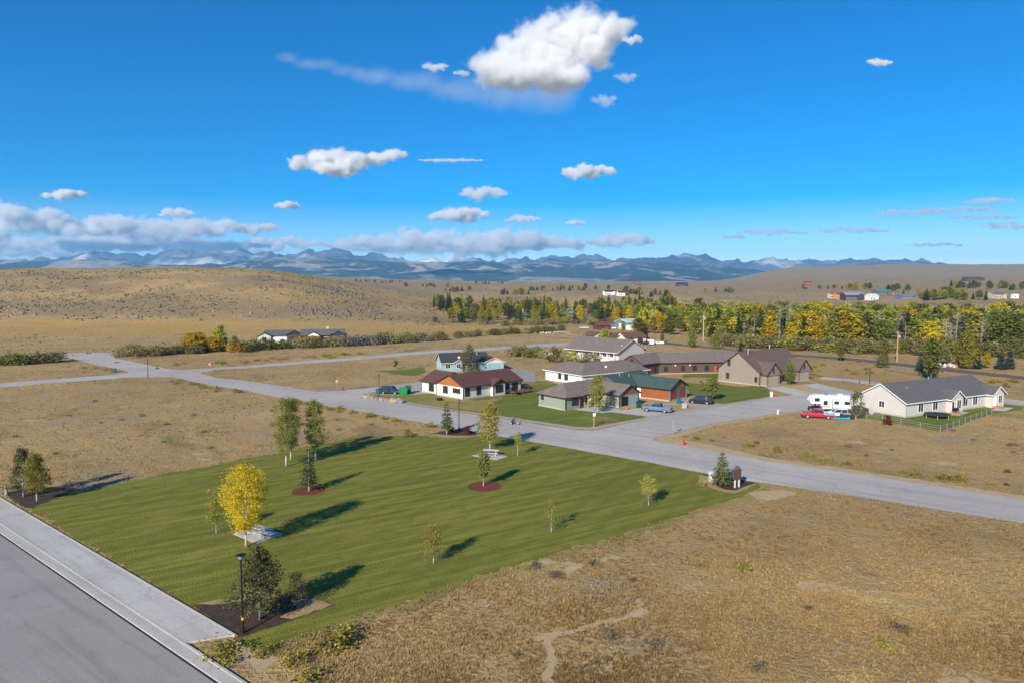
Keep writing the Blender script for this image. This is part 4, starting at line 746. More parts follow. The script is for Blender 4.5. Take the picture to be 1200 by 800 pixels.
far((1188, 350), 6, 5.5, 4, 3.4, 'plain bright white box trailer on the far slope', (.82, .82, .81), (.75, .75, .75), n=1, name='box_trailer', cat='trailer')
far((944, 334), 8, 16, 12, 4, 'tiny red roofed ranch far out on the plain', (.3, .1, .08), (.22, .05, .04), n=2)
far((794, 336), 5, 26, 14, 6, 'dark blue roofed house far out beyond the ridge', (.06, .05, .06), (.035, .04, .06), n=3)
far((743, 333), 5, 24, 14, 7, 'rust brown cabin far beyond the white ridge house', (.2, .09, .06), (.12, .06, .05), n=2, name='cabin')
#@@PART4
# ------------------------------------------------------------------ vegetation
def quads(C, N, size, rng, asp=.6):
    """A leaf quad at every centre C, facing N."""
    n = len(C); N = N / np.maximum(np.linalg.norm(N, axis=1, keepdims=True), 1e-6); a = np.cross(N, rng.normal(size=(n, 3))); a /= np.maximum(np.linalg.norm(a, axis=1, keepdims=True), 1e-6); b = np.cross(N, a)
    s = (size * rng.uniform(.6, 1.3, n))[:, None] if np.isscalar(size) else size[:, None]
    V = np.stack([C - a * s - b * s * asp * .3, C - b * s * asp, C + a * s + b * s * asp * .2, C + b * s * asp], 1).reshape(-1, 3)
    return V, np.arange(n * 4).reshape(n, 4)
def crown_pts(rng, env, z0, z1, nc, per, cr, wob=.25):
    """Leaf clumps through the volume inside an envelope of radii; returns points, outward directions, clump centres."""
    ts, rs = zip(*env); out = []; cen = []
    ph = rng.uniform(0, 6.28, 4)
    for k in range(nc):
        t = rng.uniform(0, 1) ** .95; a = rng.uniform(0, 6.28); rr = np.interp(t, ts, rs) * (1 + wob * (math.sin(2 * a + ph[0] + 4 * t) * .6 + math.sin(3 * a + ph[1] - 7 * t) * .5))
        r = rr * math.sqrt(rng.uniform(.12, 1)); c = np.array([r * math.cos(a), r * math.sin(a), z0 + (z1 - z0) * t]); cen.append(c)
        n = max(2, int(per * rng.uniform(.5, 1.5))); d = rng.normal(size=(n, 3)); d[:, 2] *= .75
        out.append(c + d * cr * rng.uniform(.6, 1.15) * .5)
    return np.concatenate(out), np.array(cen)
def leafy(name, seed, env, z0, z1, nc, per, cr, leaf, m, parent=None, upbias=.5, asp=.6, wob=.25):
    rng = np.random.default_rng(seed); P, cen = crown_pts(rng, env, z0, z1, nc, per, cr, wob)
    mid = np.array([0, 0, (z0 + z1) / 2]); N = (P - mid) / np.array([1, 1, 2.0]) * .5 / max(r for _, r in env) + rng.normal(size=P.shape) * .8 + np.array([0, 0, upbias])
    V, F = quads(P, N, leaf, rng, asp); v = np.repeat(np.clip(rng.normal(.5, .24, len(P)) + (vn3(P, seed) - .5) * .7, 0, 1), 4)
    return (V, F, v, cen) if name is None else (npmesh(name, V, F, m, {'v': v}, parent), cen)
def vn3(P, seed): return fbm(P[:, 0] * .9 + P[:, 2] * .5, P[:, 1] * .9 - P[:, 2] * .7, 2, seed)
def trunk_mb(h, r, seed, cen=None, lean=.02, n=8, limbs=9, top=.9, z0=.3):
    r_ = random.Random(seed); m = MB(); k = 6; pts = [Vector((r_.uniform(-1, 1) * lean * h * i / k, r_.uniform(-1, 1) * lean * h * i / k, h * top * i / k - (.12 if i == 0 else 0))) for i in range(k + 1)]
    m.path(pts, [r * .8 * (1.25 if i == 0 else 1) * (1 - .85 * i / k) for i in range(k + 1)], n)
    if cen is not None:
        for c in r_.sample(list(map(tuple, cen)), min(limbs, len(cen))):
            z = max(h * z0, c[2] - math.hypot(c[0], c[1]) * .9); z = min(z, h * top * .95); f = z / (h * top) * k; i = min(int(f), k - 1); q = pts[i].lerp(pts[i + 1], f - i)
            m.tube(q, c, r * .32 * (1 - .6 * z / h), r * .08, 5, False)
    return m
BARKW = mat('pale aspen bark', (.42, .38, .31), .9, .25, 2.5, bump=.02); BARKB = mat('grey brown bark', (.17, .125, .09), .95, .3, 2.0, bump=.03); BARKG = mat('weathered grey wood', (.30, .275, .26), .95, .2, 2)
def conifer_pts(rng, h, rad, z0, tiers, leafn):
    P, N = [], []; br = []
    for k in range(tiers):
        t = (k + rng.uniform(-.3, .3)) / tiers; z = z0 + (h - z0) * max(0, t) ** .92; R_ = rad * (1 - t) ** .8 * rng.uniform(.8, 1.12) + .08; nb = max(4, int(9 * (1 - t) + 4)); a0 = rng.uniform(0, 6.28)
        for j in range(nb):
            a = a0 + j * 6.283 / nb + rng.uniform(-.25, .25); L = R_ * rng.uniform(.72, 1.1); d = np.array([math.cos(a), math.sin(a), 0]); dr = rng.uniform(.12, .32) * L; br.append((z, a, L, dr))
            m = max(3, int(leafn * L / rad)); s = rng.uniform(.15, 1, m) ** .8; w = rng.normal(size=m) * .14 * L * (1.15 - s)
            pts = np.array([0, 0, z]) + d * (s * L)[:, None] + np.cross(d, [0, 0, 1]) * w[:, None]; pts[:, 2] += -dr * s ** 1.4 + .10 * L * s ** 3 + rng.normal(size=m) * .05
            P.append(pts); N.append(np.array([0, 0, 1.0]) + d * .35 + rng.normal(size=(m, 3)) * .45)
    P.append(np.array([[0, 0, h - .15], [0, 0, h], [.03, 0, h - .3], [0, .05, h - .25]])); N.append(rng.normal(size=(4, 3)))
    return np.concatenate(P), np.concatenate(N), br
def conifer(parent, seed, h, rad, z0, tiers, leafn, leaf, m, asp=.45):
    rng = np.random.default_rng(seed); P, N, br = conifer_pts(rng, h, rad, z0, tiers, leafn); V, F = quads(P, N, leaf, rng, asp)
    v = np.repeat(np.clip(rng.normal(.5, .25, len(P)) + (vn3(P, seed) - .5) * .5, 0, 1), 4)
    t = MB().path([(0, 0, -.1), (0, 0, h * .5), (0, 0, h * .97)], [.022 * h + .03, .013 * h, .01], 8)
    for z, a, L, dr in br[::2]: t.tube((0, 0, z), (math.cos(a) * L * .8, math.sin(a) * L * .8, z - dr * .7), .02, .006, 4, False)
    return t, V, F, v
YEL = leafmat('golden aspen leaves', [(.36, .245, .012), (.52, .38, .02), (.62, .48, .04), (.44, .40, .05)], .4)
PYEL = leafmat('pale yellow leaves', [(.26, .235, .05), (.40, .35, .07), (.52, .45, .12), (.30, .29, .07)], .4)
YGR = leafmat('yellow green leaves', [(.19, .20, .032), (.31, .30, .05), (.43, .385, .075), (.25, .26, .05)], .45)
GRN = leafmat('mid green leaves', [(.11, .14, .028), (.175, .21, .042), (.26, .27, .07), (.19, .22, .055)], .45)
OLV = leafmat('dull olive leaves', [(.11, .115, .035), (.17, .165, .052), (.24, .21, .075), (.15, .15, .05)], .35)
TAN = leafmat('brown tan willow leaves', [(.20, .16, .07), (.30, .235, .105), (.38, .30, .14), (.26, .23, .095)], .35)
GRY = leafmat('bare grey twigs', [(.13, .115, .11), (.19, .17, .16), (.25, .22, .2)], .1)
SPR = leafmat('dark spruce needles', [(.026, .045, .018), (.045, .07, .027), (.075, .10, .04), (.05, .075, .04)], .2)
BSP = leafmat('blue grey spruce needles', [(.03, .05, .045), (.05, .08, .07), (.08, .11, .09)], .15)
LSP = leafmat('light green spruce needles', [(.055, .07, .022), (.10, .12, .035), (.16, .165, .05), (.08, .10, .04)], .2)
BUR = leafmat('burgundy leaves', [(.08, .012, .018), (.15, .025, .03), (.2, .05, .04)], .3); PUR = leafmat('purple leaves', [(.05, .02, .035), (.09, .03, .055), (.13, .05, .07)], .3)
RAB = leafmat('yellow rabbitbrush', [(.14, .13, .03), (.25, .21, .04), (.36, .28, .05), (.20, .18, .05)], .25); SAG = leafmat('grey green sagebrush', [(.085, .085, .06), (.125, .12, .085), (.165, .15, .105)], .15)
def hgt(px, top): return at(*px).y * (px[1] - top) / FOC * (1.0 + .0)
ASP = [(0, .35), (.12, .85), (.35, 1), (.6, .85), (.85, .45), (1, .08)]; OVAL = [(0, .3), (.15, .8), (.4, 1), (.65, .95), (.88, .6), (1, .15)]; COL_ = [(0, .5), (.1, .85), (.4, 1), (.8, .8), (1, .3)]
def tree(name, px, top, wpx, bare, env, m, bark, label, seed, cat='tree', nc=70, per=26, leaf=.1, cr=.55, group=None, limbs=14, wob=.25):
    p = at(*px); sc = p.y / FOC; h = (px[1] - top) * sc; r = wpx * sc / 2; t = thing(name, p, rnd.uniform(0, 6), label, cat, group)
    o, cen = leafy('crown', seed, [(a, b * r) for a, b in env], h * bare, h, nc, per, cr * r, leaf, m, t, wob=wob)
    trunk_mb(h, max(.05, h * .017), seed, cen, limbs=limbs, z0=bare * .9).build('trunk', bark, t, True); return t
def spruce(name, px, top, wpx, bare, m, label, seed, tiers=16, leafn=16, leaf=.13, cat='tree', group=None, bark=BARKB):
    p = at(*px); sc = p.y / FOC; h = (px[1] - top) * sc; r = wpx * sc / 2; t = thing(name, p, rnd.uniform(0, 6), label, cat, group)
    tr, V, F, v = conifer(t, seed, h, r, h * bare, tiers, leafn, leaf, m); npmesh('crown', V, F, m, {'v': v}, t); tr.build('trunk', bark, t, True); return t
DPN = leafmat('olive pine needles', [(.035, .048, .02), (.07, .08, .03), (.13, .13, .05), (.22, .19, .09)], .2)
def pine(px, top, wpx, bare, m, label, seed, nc): return tree('pine_tree', px, top, wpx, bare, [(0, .75), (.15, 1), (.35, .92), (.6, .68), (.85, .36), (1, .1)], m, BARKG, label, seed, nc=nc, per=44, leaf=.088, cr=.30, limbs=44, wob=.45)
AGR = leafmat('light green aspen leaves', [(.16, .18, .04), (.25, .265, .06), (.36, .35, .10), (.26, .27, .07)], .45)
# the trees of the park
pine((27.5, 582), 524, 32, .16, DPN, 'dark green bushy pine beside the sidewalk end, next to a yellow green aspen', 1, 90)
tree('aspen_tree', (43.5, 587), 530, 26, .22, ASP, YGR, BARKW, 'yellow green young aspen in the mulch bed at the sidewalk end', 2, nc=110, per=52, leaf=.085, cr=.42, wob=.4)
tree('aspen_tree', (335.5, 546), 464, 29, .2, COL_, AGR, BARKW, 'tall green aspen with white trunk, front one of two standing close together', 3, nc=170, per=54, leaf=.09, cr=.36, wob=.4)
tree('aspen_tree', (341, 538), 466, 22, .24, COL_, AGR, BARKW, 'tall green aspen mostly hidden behind another green aspen', 4, nc=110, per=50, leaf=.09, cr=.4, wob=.4)
tree('aspen_tree', (370, 538), 468, 25, .2, COL_, AGR, BARKW, 'tall green aspen by the lawn edge, standing behind the small dark spruce', 5, nc=150, per=54, leaf=.09, cr=.36, wob=.4)
spruce('spruce_tree', (362.5, 575), 522, 26, .18, SPR, 'small dark spruce in the red mulch ring nearest the yellow tree', 6, 13, 20, .13, bark=BARKW)
GLD = leafmat('deep golden aspen leaves', [(.38, .23, .012), (.54, .35, .02), (.66, .46, .04), (.44, .36, .05)], .4)
tree('yellow_aspen', (288.5, 640), 543, 49, .23, OVAL, GLD, BARKW, 'largest golden yellow aspen beside the nearer picnic table', 7, nc=240, per=56, leaf=.072, cr=.36, wob=.4)
tree('sapling', (253.5, 625), 584, 19, .33, OVAL, YGR, BARKW, 'yellow green sapling in a wire cage beside the golden aspen', 8, nc=60, per=46, leaf=.065, wob=.4)
pine((304.5, 725), 637, 57, .17, DPN, 'large bushy pine in the mulch bed by the black street lamp', 9, 150)
tree('sapling', (508, 660), 613, 23, .28, ASP, PYEL, BARKW, 'yellowing sapling in a wire cage nearest the dry grass field', 10, nc=70, per=46, leaf=.06, wob=.4)
tree('sapling', (646, 623), 583, 17, .15, ASP, PYEL, BARKW, 'thin sparse yellow sapling in a wire cage near the lawn edge', 11, nc=26, per=20, leaf=.07)
tree('sapling', (760, 592), 556, 17, .32, OVAL, PYEL, BARKW, 'pale yellow caged sapling nearest the street corner sign', 12, nc=54, per=46, leaf=.065, wob=.4)
spruce('spruce_tree', (845.5, 568), 526, 28, .14, LSP, 'light green spruce by the brown sign at the street corner', 13, 13, 26, .14)
tree('small_tree', (566.6, 569.7), 528, 14, .32, COL_, OLV, BARKW, 'small dark olive tree in the red mulch ring before the farther picnic table', 14, nc=80, per=34, leaf=.11)
tree('yellow_aspen', (574, 527.5), 473, 22, .27, OVAL, PYEL, BARKW, 'pale yellow aspen with white trunk behind the farther picnic table', 15, nc=130, per=32, leaf=.13)
tree('sapling', (606.5, 534), 505, 11, .42, OVAL, YGR, BARKW, 'caged yellow green sapling beside the farther picnic table', 16, nc=30, per=26, leaf=.08)
spruce('spruce_tree', (523.7, 508.5), 468, 17, .2, LSP, 'narrow light green spruce beside the street lamp, in the shrub bed', 17, 14, 20, .16, bark=BARKW)
tree('aspen_tree', (700, 483), 441, 20, .2, ASP, YGR, BARKW, 'yellow green aspen on the sage green house lawn', 18, nc=80, per=28, leaf=.15)
tree('aspen_tree', (549.5, 436), 405, 20, .05, ASP, OLV, BARKB, 'olive aspen between the light blue house and maroon roof', 19, nc=70, per=24, leaf=.2)
tree('round_tree', (834.5, 469), 442, 17, .3, OVAL, GRN, BARKB, 'round green tree beside the dark minivan', 20, nc=60, per=26, leaf=.17)
tree('sapling', (821.5, 458), 446, 7, .3, OVAL, YGR, BARKB, 'small yellow green sapling on the worn lawn behind the minivan', 21, nc=16, per=18, leaf=.16)
tree('aspen_tree', (925, 450), 424, 13, .15, ASP, GRN, BARKB, 'dark green tree between the two garages of the taupe house', 22, nc=50, per=24, leaf=.18)
tree('aspen_tree', (1003, 491), 458, 18, .2, ASP, OLV, BARKW, 'olive young tree between the camper trailer and white house', 23, nc=60, per=24, leaf=.14)
tree('sapling', (463.5, 432), 422, 6, .3, OVAL, OLV, BARKB, 'small dark sapling on the lawn of the light blue house', 24, nc=14, per=18, leaf=.2)
def shrub(name, px, top, wpx, m, label, seed, group=None, nc=26, per=22, leaf=.07, cat='shrub', parts=True):
    p = at(*px); sc = p.y / FOC; h = (px[1] - top) * sc; r = wpx * sc / 2; t = thing(name, p, 0, label, cat, group)
    o, cen = leafy('foliage', seed, [(0, .7 * r), (.4, r), (.8, .75 * r), (1, .3 * r)], .05, h, nc, per, .5 * r, leaf, m, t); s = MB(); r_ = random.Random(seed)
    for c in r_.sample(list(map(tuple, cen)), min(8, len(cen))): s.tube((c[0] * .1, c[1] * .1, -.05), c, .02, .008, 4, False)
    s.build('stem', BARKB, t); return t
shrub('shrub', (349, 712), 668, 26, PUR, 'purple leaved shrub behind the large pine by the street lamp', 31, nc=36, per=22, leaf=.06)
shrub('shrub', (528.5, 507), 498, 9, BUR, 'dark burgundy shrub at the foot of the narrow spruce', 32, nc=18, leaf=.11)
shrub('shrub', (547.5, 508.5), 499, 10, BUR, 'bright burgundy shrub beside the street lamp in the shrub bed', 33, nc=20, leaf=.11)
shrub('shrub', (477, 511.5), 504, 13, YGR, 'yellow green low shrub on the lawn edge by the dry field', 34, nc=20, leaf=.11)
shrub('shrub', (1040, 497.5), 487, 12, BUR, 'burgundy round shrub behind the pole fence', 35, nc=24, leaf=.12)
shrub('shrub', (822, 569), 562, 9, TAN, 'brown ornamental shrub in the corner bed', 36, nc=16, leaf=.1); shrub('shrub', (834, 563), 556, 8, TAN, 'tan tufted shrub behind the white utility cabinet', 37, nc=14, leaf=.1)
# prototypes for the woods: one mesh each, bark and leaves
def proto_leafy(seed, h, r, bare, env, nc, per, leaf, cr=.5, bark=BARKB):
    V, F, v, cen = leafy(None, seed, [(a, b * r) for a, b in env], h * bare, h, nc, per, cr * r, leaf, None); return joinmesh(trunk_mb(h, h * .015 + .04, seed, cen, n=5, limbs=6), V, F, v, bark)
def joinmesh(mb, V, F, v, bark):
    q = []
    for f in mb.f:
        if len(f) == 4: q.append(f)
        elif len(f) == 3: q.append((*f, f[2]))
        else: q += [(f[0], f[i], f[i + 1], f[min(i + 2, len(f) - 1)]) for i in range(1, len(f) - 2, 2)]
    q = [f for f in q if len(set(f)) == 4]; n = len(mb.v)
    o = npmesh('wood_tree', np.concatenate([np.array([tuple(x) for x in mb.v]), V]), np.concatenate([np.array(q), F + n]), [bark, YGR], {'v': np.concatenate([np.zeros(n), v])}, mi=np.concatenate([np.zeros(len(q)), np.ones(len(F))]))
    COL.objects.unlink(o); return o
def proto_spruce(seed, h, r, bare, tiers, leafn, leaf):
    t, V, F, v = conifer(None, seed, h, r, h * bare, tiers, leafn, leaf, None); return joinmesh(t, V, F, v, BARKB)
def proto_dead(seed, h):
    r_ = random.Random(seed); m = trunk_mb(h, .2, seed, None, n=6, top=1.0)
    for k in range(46):
        z = h * r_.uniform(.2, .97); a = r_.uniform(0, 6.28); L = (h - z) * .22 + .5; e = Vector((math.cos(a) * L, math.sin(a) * L, z + r_.uniform(-.2, .5) * L)); m.tube((0, 0, z), e, .05, .02, 4, False)
        for q in range(2): s = Vector((0, 0, z)).lerp(e, r_.uniform(.4, .9)); m.tube(s, s + Vector((r_.uniform(-.5, .5), r_.uniform(-.5, .5), r_.uniform(-.1, .5))), .03, .012, 3, False)
    o = m.build('dead_tree', BARKG); COL.objects.unlink(o); return o
PA = [proto_leafy(100 + k, 12, (2.5, 3.1, 2.2, 2.8, 2.0)[k], (.2, .15, .28, .12, .18)[k], (ASP, OVAL, COL_, OVAL, ASP)[k], 130, 13, .42, .55) for k in range(5)]
PS = [proto_spruce(120 + k, 12, (2.1, 1.7, 2.5)[k], .06, 20, 13, .5) for k in range(3)]; PD = [proto_dead(130 + k, 12) for k in range(3)]
PB = [proto_leafy(140 + k, 3.2, (2.4, 2.9, 2.0)[k], .02, [(0, .85), (.4, 1), (.8, .8), (1, .4)], 60, 10, .26, .5) for k in range(3)]
PR = [proto_leafy(150 + k, .7, (.5, .62)[k], .02, [(0, .7), (.5, 1), (1, .6)], 26, 9, .07, .6) for k in range(2)]
def inside(px, py, poly):
    c = np.zeros(len(px), bool); n = len(poly)
    for i in range(n):
        (x0, y0), (x1, y1) = poly[i], poly[(i + 1) % n]
        if y0 == y1: continue
        k = ((y0 > py) != (y1 > py)) & (px < (x1 - x0) * (py - y0) / (y1 - y0) + x0); c ^= k
    return c
def paved(p): return any(inside(np.array([p.x]), np.array([p.y]), q)[0] for q in SHEETS)
def plant(P, name, p, h, base_h, m, label, cat, group, fat=1.0):
    s = rnd.choice(P); o = s.copy(); o.name = name; COL.objects.link(o); k = h / base_h; o.location = (p.x, p.y, p.z - .08 * k); o.rotation_euler = (0, 0, rnd.uniform(0, 6.28)); f = k * fat * rnd.uniform(.88, 1.14); o.scale = (f, f, k)
    if m and len(o.material_slots) > 1: o.material_slots[1].link = 'OBJECT'; o.material_slots[1].material = m
    return tag(o, label, cat, group)
SHADE = {'YEL': 'golden yellow', 'PYEL': 'pale straw yellow', 'YGR': 'yellow green', 'GRN': 'mid green', 'OLV': 'dull olive'}
def pick(w):
    k = rnd.choices(list(w), list(w.values()))[0]; return globals()[k], SHADE[k]
# the wood along the creek: broadleaf trees, spruces, dead snags
def zone(u): return 'behind the brown lodge' if u < 850 else 'behind the taupe duplex' if u < 960 else 'behind the camper trailer' if u < 1060 else 'behind the white ranch house' if u < 1150 else 'beyond the end of the white ranch house'
FRONT = lambda u: np.interp(u, [740, 780, 820, 870, 930, 1000, 1100, 1200, 1300], [258 + 95, 258 + 78, 308, 285, 272, 262, 252, 243, 236])
def woods(n, fn):
    k = 0; tries = 0
    while k < n and tries < 20000:
        tries += 1; u = rnd.uniform(745, 1275); f = FRONT(u); d = rnd.random() ** 1.15 * (190 if u > 860 else 130 + (u - 745)) ; y = f + 16 + d; x = (u - 600) / 800 * y
        fn(u, d, Vector((x, y, gz(x, y)))); k += 1
def bl(u, d, p):
    w = dict(YEL=1.0, PYEL=.25, YGR=3.2, GRN=1.6, OLV=.8)
    if 860 < u < 1010 or u < 830: w['YEL'] = 2.2
    if u > 1080: w = dict(YEL=.7, PYEL=.3, YGR=2.2, GRN=2.6, OLV=1.6)
    m, s = pick(w); g_ = '%s broadleaf trees in the creek woods %s' % (s, zone(u)); plant(PA, 'broadleaf_tree', p, rnd.uniform(8.5, 15) * (1 if u > 800 else .85), 12, m, '%s broadleaf tree in the creek woods %s' % (s, zone(u)), 'tree', g_, 1.5)
woods(285, bl)
woods(80, lambda u, d, p: plant(PS, 'spruce_tree', p, rnd.uniform(9, 15.5), 12, SPR, 'dark green spruce in the creek woods %s' % zone(u), 'tree', 'dark spruces in the creek woods %s' % zone(u), 1.35))
for u in (866, 872, 884, 907, 910, 914, 925, 950, 966, 968, 975, 977, 1002, 1006, 1012, 1018, 1030, 1056, 1058, 1062, 1110, 1115, 1122, 1152, 1168, 1190):
    y = FRONT(u) + 14 + rnd.uniform(0, 45); x = (u - 600) / 800 * y; plant(PD, 'dead_tree', Vector((x, y, gz(x, y))), rnd.uniform(10, 17), 12, None, 'bare grey dead tree in the creek woods %s' % zone(u), 'dead tree', 'bare grey dead trees in the creek woods %s' % zone(u), 1.3)
def mass(n, seed):
    rng = np.random.default_rng(seed); AV, AF, Av = [], [], []; c = 0
    for k in range(n):
        u = rng.uniform(750, 1290); y = float(FRONT(u)) + rng.uniform(60, 225); x = (u - 600) / 800 * y; z = gz(x, y); h = rng.uniform(8, 14); V, F, v, cen = leafy(None, int(seed * 1000 + k), [(a, b * 3.4) for a, b in OVAL], h * .1, h, 60, 7, 1.9, .62, None)
        f = rng.uniform(0, 1); AV.append(V + np.array([x, y, z])); AF.append(F + c); Av.append(np.clip(f + (v - .5) * .25, 0, 1)); c += len(V)
    o = npmesh('woodland', np.concatenate(AV), np.concatenate(AF), leafmat('mixed autumn leaves', [(.14, .165, .036), (.21, .235, .045), (.31, .305, .055), (.42, .39, .07), (.50, .42, .05), (.32, .28, .09)], .45), {'v': np.concatenate(Av)}); tag(o, 'autumn woods behind the front rows along the creek', kind='stuff')
mass(330, 9)
# willow thicket before the wood
for k in range(170):
    u = rnd.uniform(838, 1260); y = FRONT(u) + rnd.uniform(-4, 16); x = (u - 600) / 800 * y; m, s = rnd.choice([(TAN, 'brown tan'), (TAN, 'brown tan'), (OLV, 'dull olive'), (OLV, 'dull olive')] if k % 5 else [(YGR, 'yellow green')]); 
    plant(PB, 'willow_bush', Vector((x, y, gz(x, y))), rnd.uniform(2.2, 4.6), 3.2, m, '%s willow bush in the thicket %s' % (s, zone(u)), 'bush', '%s willow bushes in the thicket %s' % (s, zone(u)), 1.5)
# trees standing alone along the highway
for (px, top, kind, m, lb) in (((1091, 444), 398, 'A', GRN, 'tall olive green tree with forked trunk beyond the white house roof'), ((1110, 429), 397, 'A', OLV, 'slim half bare tree beside an orange stump by the highway'), ((1131, 432), 389, 'A', YGR, 'broad yellow green tree by the highway, before the willow thicket'),
        ((1078, 435), 413, 'S', BSP, 'dark blue spruce beside the highway verge, nearest the tall olive tree'), ((1145, 432), 410, 'S', BSP, 'blue grey spruce under the broad yellow green tree'), ((1173, 432.5), 409, 'S', BSP, 'dark spruce by the highway, second from the frame edge'), ((1183, 432), 407, 'S', BSP, 'pale blue spruce by the highway, close to another dark spruce'),
        ((1156, 431), 413, 'A', YEL, 'rusty gold bush tree between two blue spruces'), ((1034, 431), 398, 'A', OLV, 'olive green tree standing by the dark pole before the wood'), ((985, 423), 399, 'A', OLV, 'pale olive tree behind the taupe duplex by the highway'), ((839, 409), 391, 'A', GRN, 'green roadside tree with dark shade beside the highway fence'),
        ((811, 407), 388, 'A', GRN, 'round green roadside tree nearest the white pickup'), ((868, 413), 398, 'S', SPR, 'lone dark spruce directly behind the taupe duplex gable'), ((564, 380.5), 363, 'A', YGR, 'lone bright yellow green tree at the foot of the dry hill'), ((510, 378), 372, 'B', OLV, 'lone dark olive bush on the golden meadow'), ((531, 378.5), 374.5, 'B', OLV, 'small lone bush beside another on the golden meadow'),
        ((757, 403), 385, 'S', SPR, 'narrow dark spruce beside the cream garage house'), ((776, 401), 388, 'A', OLV, 'olive tree behind the white pickup'), ((730, 391), 377, 'A', YGR, 'yellow green tree standing before the blue barn'), ((745, 390), 377, 'A', GRN, 'green tree at the corner of the blue barn'), ((709, 402), 386, 'B', YGR, 'yellow green willow beside the cream cottage'), ((686, 400), 391, 'A', YEL, 'small golden tree beyond the grey brown roof'),
        ((650, 424), 408, 'B', OLV, 'olive brown willow behind the hip roofed house'), ((659, 424), 412, 'B', TAN, 'tan willow at the end of the hip roof'), ((671, 425), 411, 'B', YGR, 'green yellow bush behind the hip roofed house'), ((688, 425), 413, 'B', OLV, 'long olive bush before the white porch'), ((697, 424), 414, 'B', OLV, 'small olive bush next to the porch steps')):
    p = at(*px); sc = p.y / FOC; h = (px[1] - top) * sc
    plant({'A': PA, 'S': PS, 'B': PB}[kind], {'A': 'broadleaf_tree', 'S': 'spruce_tree', 'B': 'willow_bush'}[kind], p, h, {'A': 12, 'S': 12, 'B': 3.2}[kind], m, lb, 'bush' if kind == 'B' else 'tree', None, dict(A=1.0, S=1.45, B=.8)[kind])
# far belt of trees across the valley
def belt(n, name, P, base, lo, hi, fn, u0=500, u1=790, a=470, b=720):
    for k in range(n):
        y = rnd.uniform(a, b); u = rnd.uniform(u0 + (b - y) * .12, u1); x = (u - 600) / 800 * y; m, s = fn(); plant(P, name, Vector((x, y, gz(x, y))), rnd.uniform(lo, hi), base, m, '%s in the far tree belt across the valley' % s, 'tree', '%s, far tree belt' % s, 1.2)
belt(125, 'aspen_tree', PA, 12, 8, 13, lambda: (lambda q: (q[0], q[1] + ' aspen'))(pick(dict(YEL=1.6, YGR=2.4, GRN=2.4, OLV=1))))
belt(85, 'spruce_tree', PS, 12, 9, 15, lambda: (SPR, 'dark spruce'))
# willow rows: along the upper road, by the junction, behind the houses
def row(n, pts, lo, hi, ms, where, spread=4, fat=1.15, name='willow_bush', P=PB, base=3.2):
    cu, cv = zip(*pts)
    for k in range(n):
        f = (k + rnd.uniform(0, .9)) / n; u = np.interp(f, np.linspace(0, 1, len(pts)), cu); v = np.interp(f, np.linspace(0, 1, len(pts)), cv); p = at(u, v); p.x += rnd.uniform(-1, 1) * spread * .4; p.y += rnd.uniform(-1, 1) * spread; p.z = gz(p.x, p.y) if p.y > 330 else 0
        m, s = rnd.choice(ms); plant(P, name, p, rnd.uniform(lo, hi), base, m, '%s bush %s' % (s, where), 'bush', '%s bushes %s' % (s, where), fat)
WM = [(OLV, 'dull olive'), (OLV, 'dull olive'), (TAN, 'brown tan'), (GRN, 'dark green')]
row(15, [(0, 427.5), (35, 426.5), (72, 423.5)], 2.2, 3.6, WM, 'in the row beside the road junction', 2)
row(24, [(140, 417), (180, 416.5), (222, 413.5), (236, 413)], 2.2, 4.0, WM, 'in the hedge row between road and golden trees', 4)
row(40, [(285, 411), (330, 408.5), (400, 405.5), (460, 402), (520, 398.5)], 2.3, 4.4, WM + [(GRY, 'bare grey')], 'in the row before the houses under the hill', 3)
row(30, [(530, 396.5), (575, 393), (620, 390.5), (660, 387)], 2.0, 3.4, WM, 'in the brush line beyond the upper road', 5)
row(44, [(590, 381), (630, 381), (670, 378), (700, 381), (720, 376)], 2.2, 4, [(OLV, 'dull olive'), (TAN, 'brown tan'), (YGR, 'yellow green')], 'in the brush before the far tree belt', 14)
row(7, [(597, 417), (612, 417), (645, 421)], 2.6, 3.8, [(OLV, 'dull olive'), (TAN, 'brown tan')], 'in the clump behind the light blue house', 2)
for k in range(17):
    u = (222, 228, 233, 238, 243, 247, 250, 254, 231, 241, 252, 259, 263, 270, 275, 281, 286)[k]; v = 413.5 - rnd.uniform(0, 2.5) ; p = at(u, v); tall = 10 if k == 11 else rnd.uniform(4.5, 7.5) if k < 11 else rnd.uniform(3, 6)
    plant(PA, 'golden_tree', p, tall, 12, YGR if k in (11, 14, 16) else GLD, ('tallest yellow green tree in the golden grove by the junction' if k == 11 else 'golden yellow small tree in the grove by the junction' if k not in (14, 16) else 'yellow green small tree at the end of the golden grove'), 'tree', 'golden grove by the junction' if k not in (11, 14, 16) else 'green edge of the golden grove' if k != 11 else None, .95 if k == 11 else 1.5)
